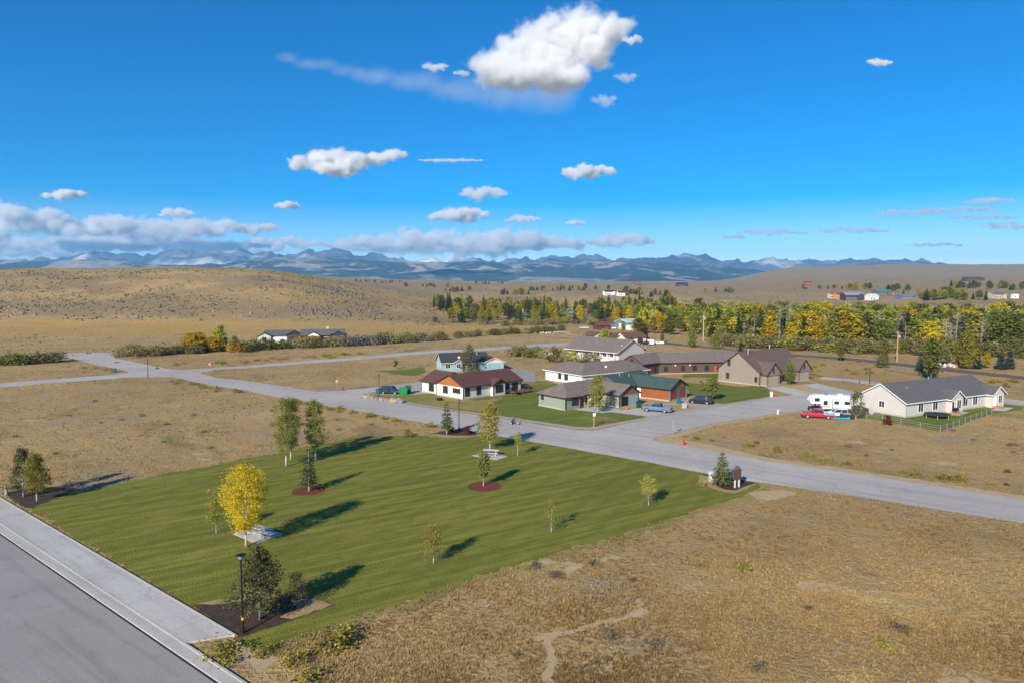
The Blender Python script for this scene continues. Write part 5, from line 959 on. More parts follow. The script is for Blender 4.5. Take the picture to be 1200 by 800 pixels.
# clumps far out on the slopes
for u0, v0, n, hh, lb in ((1006, 339, 7, 9, 'by the far cabins'), (1045, 342, 6, 10, 'behind the blue grey building'), (1096, 352, 8, 10, 'below the ranch plain'), (1125, 337, 8, 10, 'under the wide ranch house'), (1146, 338, 7, 10, 'beside the wide ranch house'), (1175, 338, 6, 10, 'on the far plain edge'), (1190, 340, 5, 10, 'at the plain end'), (1140, 352, 7, 8, 'by the tan house'), (1112, 350, 6, 12, 'above the woods'), (970, 338, 8, 7, 'before the far red cabins'), (940, 339, 5, 6, 'on the bare far slope'), (660, 340, 9, 9, 'on the far valley rim'), (620, 341, 8, 8, 'on the far tan plain'), (745, 345, 8, 10, 'beside the white ridge house'), (690, 340, 7, 10, 'along the ridge track'), (780, 347, 6, 9, 'on the tan ridge'), (840, 343, 6, 8, 'behind the tan ridge'), (455, 332, 7, 9, 'on the plain beyond the hill'), (430, 331, 7, 8, 'far beyond the dry hill'), (500, 336, 9, 9, 'where the far plain meets the hill'), (540, 342, 9, 8, 'at the foot of the hill flank'), (600, 345, 9, 9, 'before the far valley rim'), (575, 333, 8, 10, 'across the far plain'), (1080, 350, 6, 9, 'behind the long low building')):
    for k in range(n):
        p = at(u0 + rnd.gauss(0, 11), v0 + rnd.uniform(-1, 1)); p.z = gz(p.x, p.y); c = rnd.random(); sc = p.y / 800; m, s = pick(dict(YEL=1, YGR=2, OLV=2, GRN=1.5))
        plant(PS if c < .25 else PA, 'distant_tree', p, hh * rnd.uniform(.6, 1.15), 12, SPR if c < .25 else m, '%s tree in the clump %s' % ('dark spruce' if c < .25 else s, lb), 'tree', '%s trees in the clump %s' % ('dark spruce' if c < .25 else s, lb), 1.6)
# rabbitbrush and sage tufts one can tell apart
spots = [(388, 760, 1.5), (402, 752, 1.3), (258, 768, 1.3), (268, 762, .9), (310, 766, .8), (345, 776, .9), (364, 798, 1.0), (270, 778, .7), (1035, 760, .8), (870, 668, 1.0), (694, 661, .8)]
for k, (u, v, s) in enumerate(spots): plant(PR, 'rabbit_bush', at(u, v), s * .8, .7, RAB, ('yellow rabbitbrush tuft at the sidewalk end', 'large yellow rabbitbrush tuft on the bank below the mulch bed', 'lone yellow rabbitbrush tuft out in the dry field')[1 if k < 2 or 4 <= k < 7 else 0 if k < 8 else 2], 'shrub', 'rabbitbrush ' + ('on the bank' if k < 2 or 4 <= k < 7 else 'at the sidewalk end' if k < 8 else 'in the dry field'), 1.5)
def brush(n, box, m, lb, lo=.5, hi=.9, line=None):
    for k in range(n):
        if line: u = rnd.uniform(line[0][0], line[-1][0]); v = np.interp(u, [q[0] for q in line], [q[1] for q in line]) + rnd.gauss(0, 1.0)
        else: u, v = rnd.uniform(box[0], box[2]), rnd.uniform(box[1], box[3])
        if paved(at(u, v)): continue
        plant(PR, 'sage_bush' if m is SAG else 'rabbit_bush', at(u, v), rnd.uniform(lo, hi), .7, m, lb + ', low bush', 'shrub', lb, 1.6)
brush(34, None, RAB, 'yellow green rabbitbrush along the street edge by the dry field', line=[(180, 445), (217, 449), (252, 456), (290, 462), (361, 475), (420, 485), (480, 496), (515, 503)])
brush(36, None, RAB, 'yellow green rabbitbrush along the upper road', .6, 1.0, line=[(205, 428), (290, 424), (350, 420), (430, 414.5)])
brush(20, None, RAB, 'yellow green rabbitbrush behind the street shoulder', .4, .8, line=[(800, 512), (850, 519), (900, 527), (1000, 545), (1190, 572)])
brush(14, (70, 421, 140, 437), RAB, 'yellow green rabbitbrush by the junction signs', .4, .8)
brush(16, (940, 424, 1040, 441), RAB, 'yellow green rabbitbrush between the back road and highway', .6, 1.0); brush(14, (1100, 445, 1200, 460), RAB, 'yellow green rabbitbrush beyond the white house', .7, 1.1)
brush(14, (360, 650, 1150, 790), SAG, 'grey sage tuft in the near dry field', .25, .5); brush(24, (10, 470, 480, 545), SAG, 'grey sage tuft in the dry field before the park', .3, .55); brush(14, (880, 500, 1190, 570), SAG, 'grey sage tuft beside the street', .3, .5)
# sagebrush and boulders all over the hill: too many to count
def scatter(name, n, fn, m, label, seed, lo, hi, flat=.6):
    rng = np.random.default_rng(seed); P = fn(rng, n); n = len(P); s = rng.uniform(0, 1, n) ** 2 * (hi - lo) + lo
    base = np.array([(1, 0, 0), (.3, .95, 0), (-.8, .6, 0), (-.8, -.6, 0), (.3, -.95, 0), (.7, .35, .6), (-.25, .7, .65), (-.7, -.1, .6), (.1, -.65, .7), (.05, .05, 1)]); fc = np.array([(0, 1, 6, 5), (1, 2, 7, 6), (2, 3, 7, 7), (3, 4, 8, 7), (4, 0, 5, 8), (5, 6, 9, 9), (6, 7, 9, 9), (7, 8, 9, 9), (8, 5, 9, 9)])
    a = rng.uniform(0, 6.28, n); ca, sa = np.cos(a), np.sin(a); V = np.repeat(base[None], n, 0) * (1 + rng.normal(size=(n, 10, 1)) * .2); x = V[..., 0] * ca[:, None] - V[..., 1] * sa[:, None]; y = V[..., 0] * sa[:, None] + V[..., 1] * ca[:, None]
    V = np.stack([x * s[:, None] + P[:, :1], y * s[:, None] + P[:, 1:2], V[..., 2] * s[:, None] * flat * 1.6 - .1 * s[:, None] + P[:, 2:3]], -1).reshape(-1, 3)
    tri = np.array([t for f in fc for t in ((f[0], f[1], f[2]), (f[0], f[2], f[3])) if len(set(t)) == 3]); F = (tri[None] + (np.arange(n) * 10)[:, None, None]).reshape(-1, 3)
    o = npmesh(name, V, F, m, {'v': np.repeat(rng.uniform(0, 1, n), 10)}); return tag(o, label, kind='stuff')
def hillside(dens, y0, y1, u0, u1, gate):
    def f(rng, n):
        Y = np.exp(rng.uniform(math.log(y0), math.log(y1), n)); U = rng.uniform(u0, u1, n); X = (U - 600) / 800 * Y; k = rng.uniform(0, 1, n) < gate(X, Y, U); X, Y = X[k], Y[k]; return np.stack([X, Y, ground(X, Y)], -1)
    return f
scatter('sagebrush', 30000, hillside(1, 440, 1100, -320, 640, lambda X, Y, U: np.clip((fbm(X / 45, Y / 45, 4, 77) - .3) * 2.6, .02, 1) * np.interp(Y, [440, 520], [.15, 1])), leafmat('hill sage', [(.09, .08, .045), (.15, .13, .07), (.22, .185, .105)], .05), 'dull sagebrush dotted over the dry hill', 5, .3, 1.15)
scatter('boulders', 3500, hillside(1, 450, 1000, -250, 600, lambda X, Y, U: np.clip((fbm(X / 60, Y / 60, 4, 99) - .45) * 3, 0, 1)), mat('pale hill stone', (.31, .26, .19), .9, .2), 'pale boulders strewn over the dry hill', 6, .25, 1.2)
scatter('boulders', 2600, hillside(1, 470, 760, 300, 470, lambda X, Y, U: np.clip((fbm(X / 40, Y / 40, 4, 199) - .38) * 3, 0, 1) * np.clip(1 - np.abs(U - 385) / 85, 0, 1)), mat('dark hill rock', (.17, .135, .10), .9, .3), 'dark rocky outcrop on the flank of the dry hill', 16, .4, 1.8)
scatter('sagebrush', 16000, hillside(1, 520, 2200, 560, 1500, lambda X, Y, U: np.clip((fbm(X / 60, Y / 60, 4, 57) - .38) * 2.4, .02, 1)), leafmat('hill sage', []) if 0 else MATS['hill sage'], 'dull sagebrush dotted over the far plain', 8, .5, 1.6)
scatter('sagebrush', 9000, hillside(1, 255, 470, -300, 860, lambda X, Y, U: np.clip((fbm(X / 18, Y / 18, 4, 31) - .5) * 3.5, 0, .8)), MATS['hill sage'], 'small sagebrush and weeds in the meadows', 9, .15, .6)
# dry grass tufts near the camera
rng = np.random.default_rng(3); N = 200000
U = rng.uniform(-330, 1530, N); Vv = np.where(rng.uniform(0, 1, N) < .2, 404 + 46 * rng.uniform(0, 1, N), 445 + 470 * rng.uniform(0, 1, N) ** .85)
dz = -FOC * _sp + (400 - Vv) * _cp; dy = FOC * _cp + (400 - Vv) * _sp; Y = -CAM_H * dy / dz; X = -CAM_H * (U - 600) / dz
keep = rng.uniform(0, 1, N) < np.clip(.25 + 1.6 * (fbm(X / 5, Y / 5, 3, 12) - .3), .1, 1)
for poly in SHEETS:
    pa = np.array(poly); k = (X > pa[:, 0].min()) & (X < pa[:, 0].max()) & (Y > pa[:, 1].min()) & (Y < pa[:, 1].max()) & keep
    ii = np.nonzero(k)[0]
    if len(ii): keep[ii[inside(X[ii], Y[ii], poly)]] = False
keep &= Y < 328
keep &= ((X - SWA.x) * snor.x + (Y - SWA.y) * snor.y > .15) | (Y > 500)
X, Y = X[keep], Y[keep]; n = len(X); B = 6
h_ = (rng.uniform(.06, .22, n) * (.6 + .8 * fbm(X / 7, Y / 7, 3, 66)))[:, None] * rng.uniform(.5, 1.1, (n, B)); a = rng.uniform(0, 6.28, (n, B)); w = rng.uniform(.02, .045, (n, B)) * (1 + Y[:, None] / 90); r0 = rng.uniform(0, .14, (n, B)) * (1 + Y[:, None] / 150); ln = rng.uniform(.1, .6, (n, B)) * h_
bx = X[:, None] + np.cos(a) * r0; by = Y[:, None] + np.sin(a) * r0; tx = bx + np.cos(a) * ln; ty = by + np.sin(a) * ln
V = np.stack([np.stack([bx - np.sin(a) * w, by + np.cos(a) * w, 0 * h_ - .01], -1), np.stack([bx + np.sin(a) * w, by - np.cos(a) * w, 0 * h_ - .01], -1), np.stack([tx, ty, h_], -1)], 2).reshape(-1, 3)
tone = np.clip(.5 + (fbm(X / 11, Y / 11, 4, 15) - .5) * 1.5 + rng.normal(size=n) * .18, 0, 1)
gr = npmesh('dry_grass', V, np.arange(n * B * 3).reshape(-1, 3), leafmat('straw grass blades', [(.25, .17, .065), (.36, .25, .10), (.47, .34, .14), (.58, .445, .20)], .4), {'v': np.repeat(tone, B * 3)})
tag(gr, 'straw coloured dry grass tufts in the fields', kind='stuff')
#@@PART5
# ------------------------------------------------------------------ vehicles
TYRE = mat('black tyre rubber', (.018, .018, .018), .9); RIMM = mat('silver wheel metal', (.5, .5, .5), .35, .05, metal=.7); LAMPR = mat('red tail lamp', (.45, .02, .02), .3); LAMPW = mat('clear headlamp', (.75, .76, .75), .2); BLKP = mat('black plastic', (.02, .02, .022), .55)
def paint(n, c): return mat('car paint ' + n, c, .28, .03, spec=.6)
def wheels(t, xs, hw, r=.37, w=.24):
    for x in xs:
        for s in (-1, 1):
            o = MB().tube((x, s * (hw - w), r), (x, s * hw, r), r, n=16).build('wheel', TYRE, t); MB().tube((x, s * (hw - .03), r), (x, s * (hw + .012), r), r * .6, n=12).build('rim', RIMM, o)
def prof(pts, w0, w1=None, zt=None):
    """Side outline drawn in x and z, given width; narrower towards the top."""
    zs = [p[1] for p in pts]; z0, z1 = min(zs), max(zs); w1 = w0 if w1 is None else w1; f = lambda z: w0 + (w1 - w0) * (z - z0) / max(z1 - z0, 1e-6)
    return MB().hexa([(x, -f(z), z) for x, z in pts], [(x, f(z), z) for x, z in pts])
def greenhouse(t, pts, w0, w1, col, pill, roofpad=.03):
    """Glass cabin: pts = front bottom, front top, rear top, rear bottom."""
    (ax, az_), (bx_, bz), (cx, cz), (dx_, dz_) = pts; prof([(dx_, dz_), (ax, az_), (bx_, bz), (cx, cz)], w0, w1).build('cabin_glass', GLASS, t)
    m = MB().box(cx - roofpad, bx_ + roofpad, -w1 - .02, w1 + .02, bz - .03, bz + .06)
    for s in (-1, 1):
        for (p, q) in (((ax, az_), (bx_, bz)), ((dx_, dz_), (cx, cz))): m.bar((p[0], s * (w0 + .005), p[1]), (q[0], s * (w1 + .005), q[1]), .09, .07)
        for f in pill:
            x0 = dx_ + (ax - dx_) * f; x1 = cx + (bx_ - cx) * f; m.bar((x0, s * (w0 + .005), az_), (x1, s * (w1 + .005), bz), .1, .05)
    m.build('cabin_roof', col, t)
def lampset(t, xf, xr, hw, zf, zr):
    for s in (-1, 1):
        MB().box(xf - .08, xf + .015, s * hw - .16, s * hw + .16, zf - .09, zf + .09).build('headlight', LAMPW, t); MB().box(xr - .015, xr + .08, s * hw - .1, s * hw + .1, zr - .16, zr + .16).build('taillight', LAMPR, t)
def pickup(px, head, label, col, flat=False, lift=0):
    t = thing('pickup_truck', at(*px), R(head), label, 'pickup truck'); b = MB().box(-2.85, 2.75, -.93, .93, .42, .74)
    q = prof([(-.95, .74), (2.8, .74), (2.84, .95), (2.6, 1.06), (1.2, 1.16), (-.95, 1.16)], .96, .9); b.add(q.v, q.f); b = b.build('body', col, t, bevel=.05)
    bed = MB()
    if flat: bed.box(-2.95, -1.0, -1.0, 1.0, .86, .94).box(-1.05, -.95, -.9, .9, .94, 1.6); bed.build('flat_bed', mat('pale grey bed', (.45, .45, .45), .5), t)
    else: bed.box(-2.9, -.96, -.96, -.86, .7, 1.17).box(-2.9, -.96, .86, .96, .7, 1.17).box(-2.9, -2.82, -.85, .85, .7, 1.15); bed.build('cargo_bed', col, t); MB().box(-2.81, -.97, -.85, .85, .742, .80).build('bed_liner', BLKP, t)
    greenhouse(t, [(1.15, 1.16), (.55, 1.76), (-.72, 1.76), (-.92, 1.16)], .89, .73, col, (.45,)); wheels(t, (-1.75, 1.85), .97, .39); lampset(t, 2.83, -2.9, .72, .88, .95)
    MB().box(2.72, 2.95, -.9, .9, .42, .62).build('bumper', BLKP, t); MB().box(-3.02, -2.86, -.88, .88, .45, .62).build('bumper', RIMM, t); return t
def wagon(name, px, head, label, cat, col, L=4.8, hz_=1.75, hood=.95, low=False):
    t = thing(name, at(*px), R(head), label, cat); h = L / 2; z1 = .98 if not low else .88
    prof([(-h, .35), (h - .05, .35), (h, .68), (h - .15, z1 - .12), (h - hood, z1 + .02), (-h + .05, z1 + .02), (-h - .02, .7)], .92, .88).build('body', col, t, bevel=.06)
    greenhouse(t, [(h - hood + .02, z1), (h - hood - .75, hz_), (-h + .42, hz_), (-h + .1, z1)], .86, .70, col, (.28, .62)); wheels(t, (-L * .3, L * .31), .93, .35); lampset(t, h, -h, .7, .68, .85); MB().box(h - .02, h + .08, -.85, .85, .36, .56).build('bumper', BLKP, t); MB().box(-h - .1, -h + .01, -.85, .85, .36, .56).build('bumper', BLKP, t); return t
pickup((770, 482), 152, 'blue grey pickup truck parked on the sage green house driveway', paint('steel blue', (.12, .17, .25)))
wagon('minivan', (821, 472.5), 152, 'dark navy minivan on the orange house driveway', 'minivan', paint('navy', (.01, .013, .022)), 5.0, 1.72, 1.05)
wagon('sport_utility_vehicle', (457.5, 461), -12, 'dark teal sport utility vehicle in the gravel yard beside green bins', 'SUV', paint('teal', (.006, .028, .042)), 4.7, 1.8)
pickup((958, 489.5), 163, 'bright red pickup truck beside the camper trailer', paint('red', (.42, .012, .018)), True)
wagon('white_car', (983, 488), 166, 'white and pale blue car between red pickup and camper trailer', 'car', paint('ice white', (.62, .70, .76)), 4.9, 1.6, 1.2)
bt = thing('cyan_canoe', at(984, 491), R(166), 'bright cyan small boat lying before the white car', 'boat'); c0 = MB()
for k in range(9):
    x = -1.8 + k * .45; w = .48 * math.sqrt(max(.02, 1 - (x / 1.85) ** 2)); z = .42 + .1 * (x / 1.8) ** 2; c0.v += [(x, -w, z), (x, -w * .6, .1), (x, w * .6, .1), (x, w, z)]
    if k: a = (k - 1) * 4; c0.f += [(a + i, a + i + 1, a + i + 5, a + i + 4) for i in range(3)] + [(a + 3, a, a + 4, a + 7)]
c0.build('hull', mat('cyan boat shell', (.04, .42, .62), .35), bt); MB().box(-1.3, 1.3, -.2, .2, .44, .47).build('seat', BLKP, bt)
t = thing('utility_trailer', at(992.5, 490.5), R(160), 'small dark loaded utility trailer behind the white car', 'trailer'); MB().box(-1.2, 1.2, -.7, .7, .45, .55).box(-1.2, 1.2, -.72, -.66, .55, .95).box(-1.2, 1.2, .66, .72, .55, .95).bar((1.2, 0, .48), (2.2, 0, .45), .08).build('deck', BLKP, t); MB().blob((-.3, 0, .95), .5, 4, 1, .3).blob((.5, .1, .9), .38, 5, 1, .3).build('cargo', mat('grey tarp', (.22, .23, .25), .8, .3), t); wheels(t, (-.1,), .9, .3, .18)
# fifth wheel camper
t = thing('camper_trailer', at(976, 482), R(172), 'long white camper trailer with raised nose in the gravel lot', 'camper trailer'); WS = mat('white camper shell', (.80, .79, .77), .35, .04)
prof([(-4.7, .75), (2.3, .75), (2.7, 1.75), (4.5, 1.8), (4.75, 2.3), (4.1, 3.3), (3.0, 3.45), (-4.5, 3.3), (-4.8, 3.0)], 1.2, 1.18).build('body', WS, t, bevel=.07)
o = MB().box(-3.2, .6, 1.18, 1.62, 1.0, 2.75).build('slide_out', WS, t); MB().box(-2.6, -1.6, 1.62, 1.64, 1.7, 2.35).box(-.6, .3, 1.62, 1.64, 1.75, 2.4).build('pane', GLASS, o)
for x0, x1, z0, z1 in ((-3.25, -3.15, .95, 2.8), (.55, .65, .95, 2.8), (-3.2, .6, 2.74, 2.82), (-3.2, .6, .93, 1.0)): MB().box(x0, x1, 1.6, 1.66, z0, z1).build('trim', BLKP, o)
MB().box(1.4, 2.2, 1.205, 1.225, 1.5, 2.4).box(2.9, 3.9, 1.205, 1.225, 2.2, 2.9).build('window', GLASS, t); [MB().box(x0, x1, 1.205, 1.22, z0, z1).build('stripe', mat('dark graphite stripe', (.05, .05, .06), .5), t) for x0, x1, z0, z1 in ((-4.6, -3.5, 1.3, 1.55), (.8, 2.6, 1.1, 1.28))]
MB().box(-1.6, -.8, -.4, .4, 3.36, 3.66).build('air_conditioner', WHITE, t); MB().box(1.2, 1.6, -.3, .3, 3.36, 3.5).build('roof_vent', BLKP, t); MB().box(-4.6, 2.4, -.9, .9, .5, .76).build('chassis', BLKP, t)
for s in (-1, 1): MB().tube((2.1, s * .8, 0), (2.1, s * .8, .6), .06).build('landing_leg', RIMM, t)
MB().tube((3.4, 0, .95), (3.4, 0, 1.76), .14).build('king_pin', BLKP, t); wheels(t, (-1.9, -1.0), 1.19, .38)
t = thing('quad_bike', at(953, 480.5), R(172), 'black quad bike parked under the nose of the camper trailer', 'quad bike'); MB().box(-.9, .9, -.32, .32, .4, .72).box(-1.0, -.3, -.5, .5, .72, .8).box(.3, 1.0, -.5, .5, .72, .8).build('body', BLKP, t, bevel=.04); MB().box(-.55, .15, -.18, .18, .8, .95).build('seat', BLKP, t, bevel=.04); MB().path([(.35, -.4, 1.08), (.3, 0, 1.0), (.35, .4, 1.08)], .03).bar((.3, 0, .75), (.3, 0, 1.0), .06).build('handlebar', RIMM, t); wheels(t, (-.65, .65), .55, .3, .24)
pickup((770, 403.5), 172, 'white pickup truck behind the cream garage house', paint('white', (.75, .75, .74)))
wagon('parked_car', (756, 404), 172, 'black car beside the two dark garage doors', 'car', paint('black', (.012, .012, .014)), 4.6, 1.5, 1.1, True)
t = thing('box_trailer', at(762.5, 404), R(100), 'small white box trailer between the black car and white pickup', 'trailer'); MB().box(-1.6, 1.6, -.95, .95, .45, 2.3).build('body', WS, t, bevel=.05); wheels(t, (-.2,), 1.0, .33, .2); MB().bar((1.6, 0, .5), (2.6, 0, .45), .1).build('hitch', BLKP, t)
t = thing('camper_van', at(329, 403), R(184), 'white camper van parked before the gravel drive under the hill', 'camper van'); prof([(-3, .5), (3, .5), (3.05, 1.3), (2.4, 1.5), (2.2, 2.0), (3.0, 2.3), (2.9, 2.95), (-2.9, 2.95), (-3, 2.6)], 1.15, 1.12).build('body', WS, t, bevel=.06); MB().box(-1.6, -.5, -1.18, -1.155, 1.5, 2.2).box(-1.6, -.5, 1.155, 1.18, 1.5, 2.2).build('window', GLASS, t); wheels(t, (-1.6, 2.0), 1.15, .38)
for px, lb, c in (((684, 385.5), 'pale truck parked in the brush near the maroon barn', (.55, .58, .6)), ((716, 386), 'white truck between the maroon barn and blue barn', (.75, .75, .74))): pickup(px, 185, lb, paint(lb[:9], c))
# ------------------------------------------------------------------ park furniture
BLK = mat('black powder coated steel', (.018, .018, .02), .45, .1, metal=.3); STEEL = mat('grey galvanized steel', (.42, .44, .45), .5, .1, metal=.3); LG = mat('frosted lamp glass', (.22, .30, .36), .25)
def lamp(px, h, label):
    t = thing('street_lamp', at(*px), 0, label, 'street lamp'); MB().tube((0, 0, -.1), (0, 0, .5), .13, .10, 12).build('base', BLK, t); MB().tube((0, 0, .5), (0, 0, h - .45), .075, .06, 10).build('pole', BLK, t)
    MB().tube((0, 0, h - .45), (0, 0, h - .38), .12, .2, 12).tube((0, 0, h - .1), (0, 0, h), .36, .06, 14).build('lamp_cap', BLK, t); MB().tube((0, 0, h - .38), (0, 0, h - .1), .16, .26, 12).build('lamp_glass', LG, t); return t
t = lamp((285, 741.5), 5.85, 'black street lamp with a yellow band beside the large pine'); MB().tube((0, 0, 1.0), (0, 0, 1.18), .086, .084, 10).build('yellow_band', mat('yellow reflective tape', (.75, .5, .02), .4), t)
lamp((538, 502.5), 5.3, 'black street lamp in the shrub bed beside the narrow spruce'); lamp((444.3, 464), 5.0, 'dark street lamp at the gravel yard by the boulders'); lamp((173.5, 441), 4.9, 'tall dark lamp post at the far road junction')
TABW = mat('pale grey metal table top', (.58, .60, .62), .4, .08)
def picnic(px, rz, label):
    p = at(*px); p.z = .06; t = thing('picnic_table', p, R(rz), label, 'picnic table'); MB().box(-1.2, 1.2, -.38, .38, .72, .77).build('tabletop', TABW, t, bevel=.01)
    for s in (-1, 1): MB().box(-1.2, 1.2, s * .72 - .14, s * .72 + .14, .43, .47).build('bench_seat', TABW, t, bevel=.01)
    for x in (-.8, .8):
        m = MB().bar((x, -.78, .41), (x, .78, .41), .07)
        for s in (-1, 1): m.bar((x, s * .6, 0), (x, s * .2, .72), .07)
        m.build('leg', STEEL, t)
picnic((303, 626.5), -25, 'pale grey picnic table beside the golden aspen'); picnic((575.5, 533), -12, 'pale grey picnic table behind the small olive tree')
def cage(px, r, h, label):
    t = thing('wire_cage', at(*px), rnd.uniform(0, 1), label, 'wire cage', None)
    for k in range(4): a = k * 1.57; MB().bar((r * math.cos(a), r * math.sin(a), -.1), (r * math.cos(a), r * math.sin(a), h + .05), .02).build('stake', mat('dark green stake', (.07, .09, .07), .6), t)
    m = MB()
    for z in (.08, h * .36, h * .68, h): m.path([(r * math.cos(k * .3927), r * math.sin(k * .3927), z) for k in range(17)], .004, 3)
    for k in range(24): a = k * .2618; m.tube((r * math.cos(a), r * math.sin(a), .02), (r * math.cos(a), r * math.sin(a), h), .003, n=3)
    m.build('wire_mesh', mat('dull wire', (.16, .18, .17), .6), t)
for px, lb in (((253.5, 625), 'wire cage around the sapling beside the golden aspen'), ((508, 660), 'wire cage around the sapling nearest the dry field'), ((646, 623), 'wire cage around the thin sparse sapling'), ((760, 592), 'wire cage around the sapling nearest the corner sign'), ((606.5, 534), 'wire cage around the sapling beside the farther picnic table')): cage(px, .75, 1.35, lb)
# signs, posts, boxes
WOOD = mat('weathered post wood', (.40, .27, .14), .9, .2, 3); BRS = mat('brown sign paint', (.10, .055, .04), .7)
def fnt(txt, size, m, parent, loc, rot):
    c = bpy.data.curves.new('lettering', 'FONT'); c.body = txt; c.size = size; c.align_x = 'CENTER'; c.align_y = 'CENTER'; c.extrude = .004; c.materials.append(m); q = bpy.data.objects.new('lettering', c); COL.objects.link(q); me_ = bpy.data.meshes.new_from_object(q.evaluated_get(bpy.context.evaluated_depsgraph_get())); bpy.data.objects.remove(q); o = bpy.data.objects.new('lettering', me_); COL.objects.link(o); o.parent = parent; o.location = loc; o.rotation_euler = rot; return o
def octo(px, h, rz, label, face):
    t = thing('stop_sign', at(*px), R(rz), label, 'stop sign'); MB().bar((0, .04, -.1), (0, .04, h), .06).build('post', STEEL, t); r = .46; z = h - .35
    ring = lambda y, q: [(q * math.cos(R(22.5 + 45 * k)), y, z + q * math.sin(R(22.5 + 45 * k))) for k in range(8)]
    MB().hexa(ring(.008, r), ring(.0, r)).build('sign_plate', STEEL, t); MB().hexa(ring(-.002, r), ring(-.012, r)).build('sign_border', WHITE, t); MB().hexa(ring(-.014, r * .92), ring(-.02, r * .92)).build('sign_face', mat('red sign sheeting', (.45, .015, .05), .5), t); fnt('STOP', .34, WHITE, t, (0, -.026, z), (R(90), 0, 0))
octo((246, 436.5), 2.9, -20, 'red stop sign at the far road junction', True); octo((789, 509), 2.6, 215, 'stop sign seen from behind at the street crossing', False)
def roadsign(px, h, rz, label):
    t = thing('street_name_sign', at(*px), R(rz), label, 'street sign'); MB().bar((0, 0, -.1), (0, 0, h), .07).build('post', WOOD, t); MB().box(-.65, .65, -.02, .02, h - .35, h - .08).build('name_plate', BRS, t); MB().box(-.02, .02, -.6, .6, h - .05, h + .2).build('name_plate', BRS, t)
roadsign((184.5, 441), 2.5, 10, 'brown street name sign near the lamp post at the far junction'); roadsign((137, 432.5), 2.3, 30, 'brown street name sign beside the green utility box'); 
t = thing('marker_post', at(696, 499.5), R(30), 'wooden post with small white sign on the corner lawn', 'sign post'); MB().bar((0, 0, -.1), (0, 0, 2.5), .14).build('post', WOOD, t); MB().box(-.32, .32, -.1, -.075, 1.9, 2.5).build('sign_face', WHITE, t)
t = thing('field_sign', at(395, 457.5), R(0), 'thin post with small grey sign beside the street in dry grass', 'sign post'); MB().bar((0, 0, -.1), (0, 0, 2.6), .07).build('post', WOOD, t); MB().box(-.25, .25, -.07, -.04, 2.1, 2.6).build('sign_face', STEEL, t)
t = thing('notice_board', at(863.5, 570.5), R(25), 'brown notice board on two pale posts in the street corner bed', 'sign')
for x in (-.32, .32): MB().bar((x, 0, -.1), (x, 0, 1.1), .16).build('post', mat('pale post', (.6, .57, .52), .8), t)
MB().box(-.6, .6, -.09, .09, .95, 2.25).build('sign_panel', BRS, t, bevel=.01); MB().hexa([(-.5, -.2, 2.25), (.5, -.2, 2.25), (0, -.2, 2.75)], [(-.5, .2, 2.25), (.5, .2, 2.25), (0, .2, 2.75)]).build('sign_roof', mat('purple grey roof board', (.12, .08, .12), .7), t)
def cabinet(px, w, d, h, c, label, name='utility_cabinet', rz=20):
    t = thing(name, at(*px), R(rz), label, 'utility box'); MB().box(-w / 2, w / 2, -d / 2, d / 2, -.05, h).build('housing', mat('cabinet %.2f %.2f %.2f' % c, c, .5, .08), t, bevel=.03); MB().box(-w / 2 - .03, w / 2 + .03, -d / 2 - .03, d / 2 + .03, h + .002, h + .05).build('lid', mat('cabinet %.2f %.2f %.2f' % c, c), t); MB().box(-w * .4, w * .4, -d / 2 - .02, -d / 2 - .001, .12, h * .9).build('door', mat('cabinet %.2f %.2f %.2f' % c, c), t)
cabinet((837, 563), 1.2, .8, 1.15, (.62, .66, .68), 'white utility cabinet behind the corner spruce'); cabinet((852.5, 563.5), .9, .7, .9, (.03, .22, .24), 'teal utility box behind the corner spruce trunk'); cabinet((7, 579), .3, .25, .95, (.35, .42, .46), 'pale blue grey marker box at the sidewalk end', 'utility_pedestal'); cabinet((133, 436), 1.3, 1.2, 1.1, (.05, .13, .10), 'dark green transformer box at the far junction'); cabinet((802, 477.5), .8, .6, 1.0, (.42, .47, .45), 'pale utility box between the two driveways'); cabinet((904, 464.5), .5, .4, 1.1, (.75, .74, .72), 'white utility post on the side lawn corner'); cabinet((254, 455.5), .4, .35, .8, (.10, .13, .14), 'small dark utility pedestal by the street in dry grass', 'utility_pedestal'); cabinet((911.5, 485), .3, .25, .9, (.7, .68, .64), 'small pale utility post at the street shoulder', 'utility_pedestal')
cabinet((697, 503), .01 + .3, .3, .2, (.4, .4, .38), 'low grey valve box at the lawn corner', 'valve_box') if 0 else None
def hydrant(px, label):
    t = thing('fire_hydrant', at(*px), R(20), label, 'hydrant'); RD = mat('red hydrant paint', (.55, .02, .03), .45); MB().tube((0, 0, -.05), (0, 0, .08), .22, n=12).tube((0, 0, .08), (0, 0, .75), .14, .13, 12).build('barrel', RD, t); MB().tube((0, 0, .751), (0, 0, .92), .16, .05, 12).build('cap', RD, t)
    for d in ((.26, 0), (-.26, 0), (0, -.27)): MB().tube((d[0] * .4, d[1] * .4, .55), (d[0], d[1], .55), .07, n=8).build('nozzle', RD, t)
hydrant((801, 521), 'red fire hydrant in the dry grass at the street crossing'); hydrant((906.5, 464.6), 'red fire hydrant beside the white utility post'); hydrant((402, 457.3), 'red hydrant beside the thin sign post in dry grass')
t = thing('water_valve', at(560, 507), 0, 'teal green valve post in the street shrub bed', 'valve post'); MB().tube((0, 0, 0), (0, 0, .9), .13, .1).build('stem', mat('teal valve paint', (.02, .15, .13), .5), t); MB().tube((-.2, 0, .7), (.2, 0, .7), .07).tube((.15, 0, .7), (.15, 0, 1.6), .03).build('handle', mat('teal valve paint', (.02, .15, .13)), t)
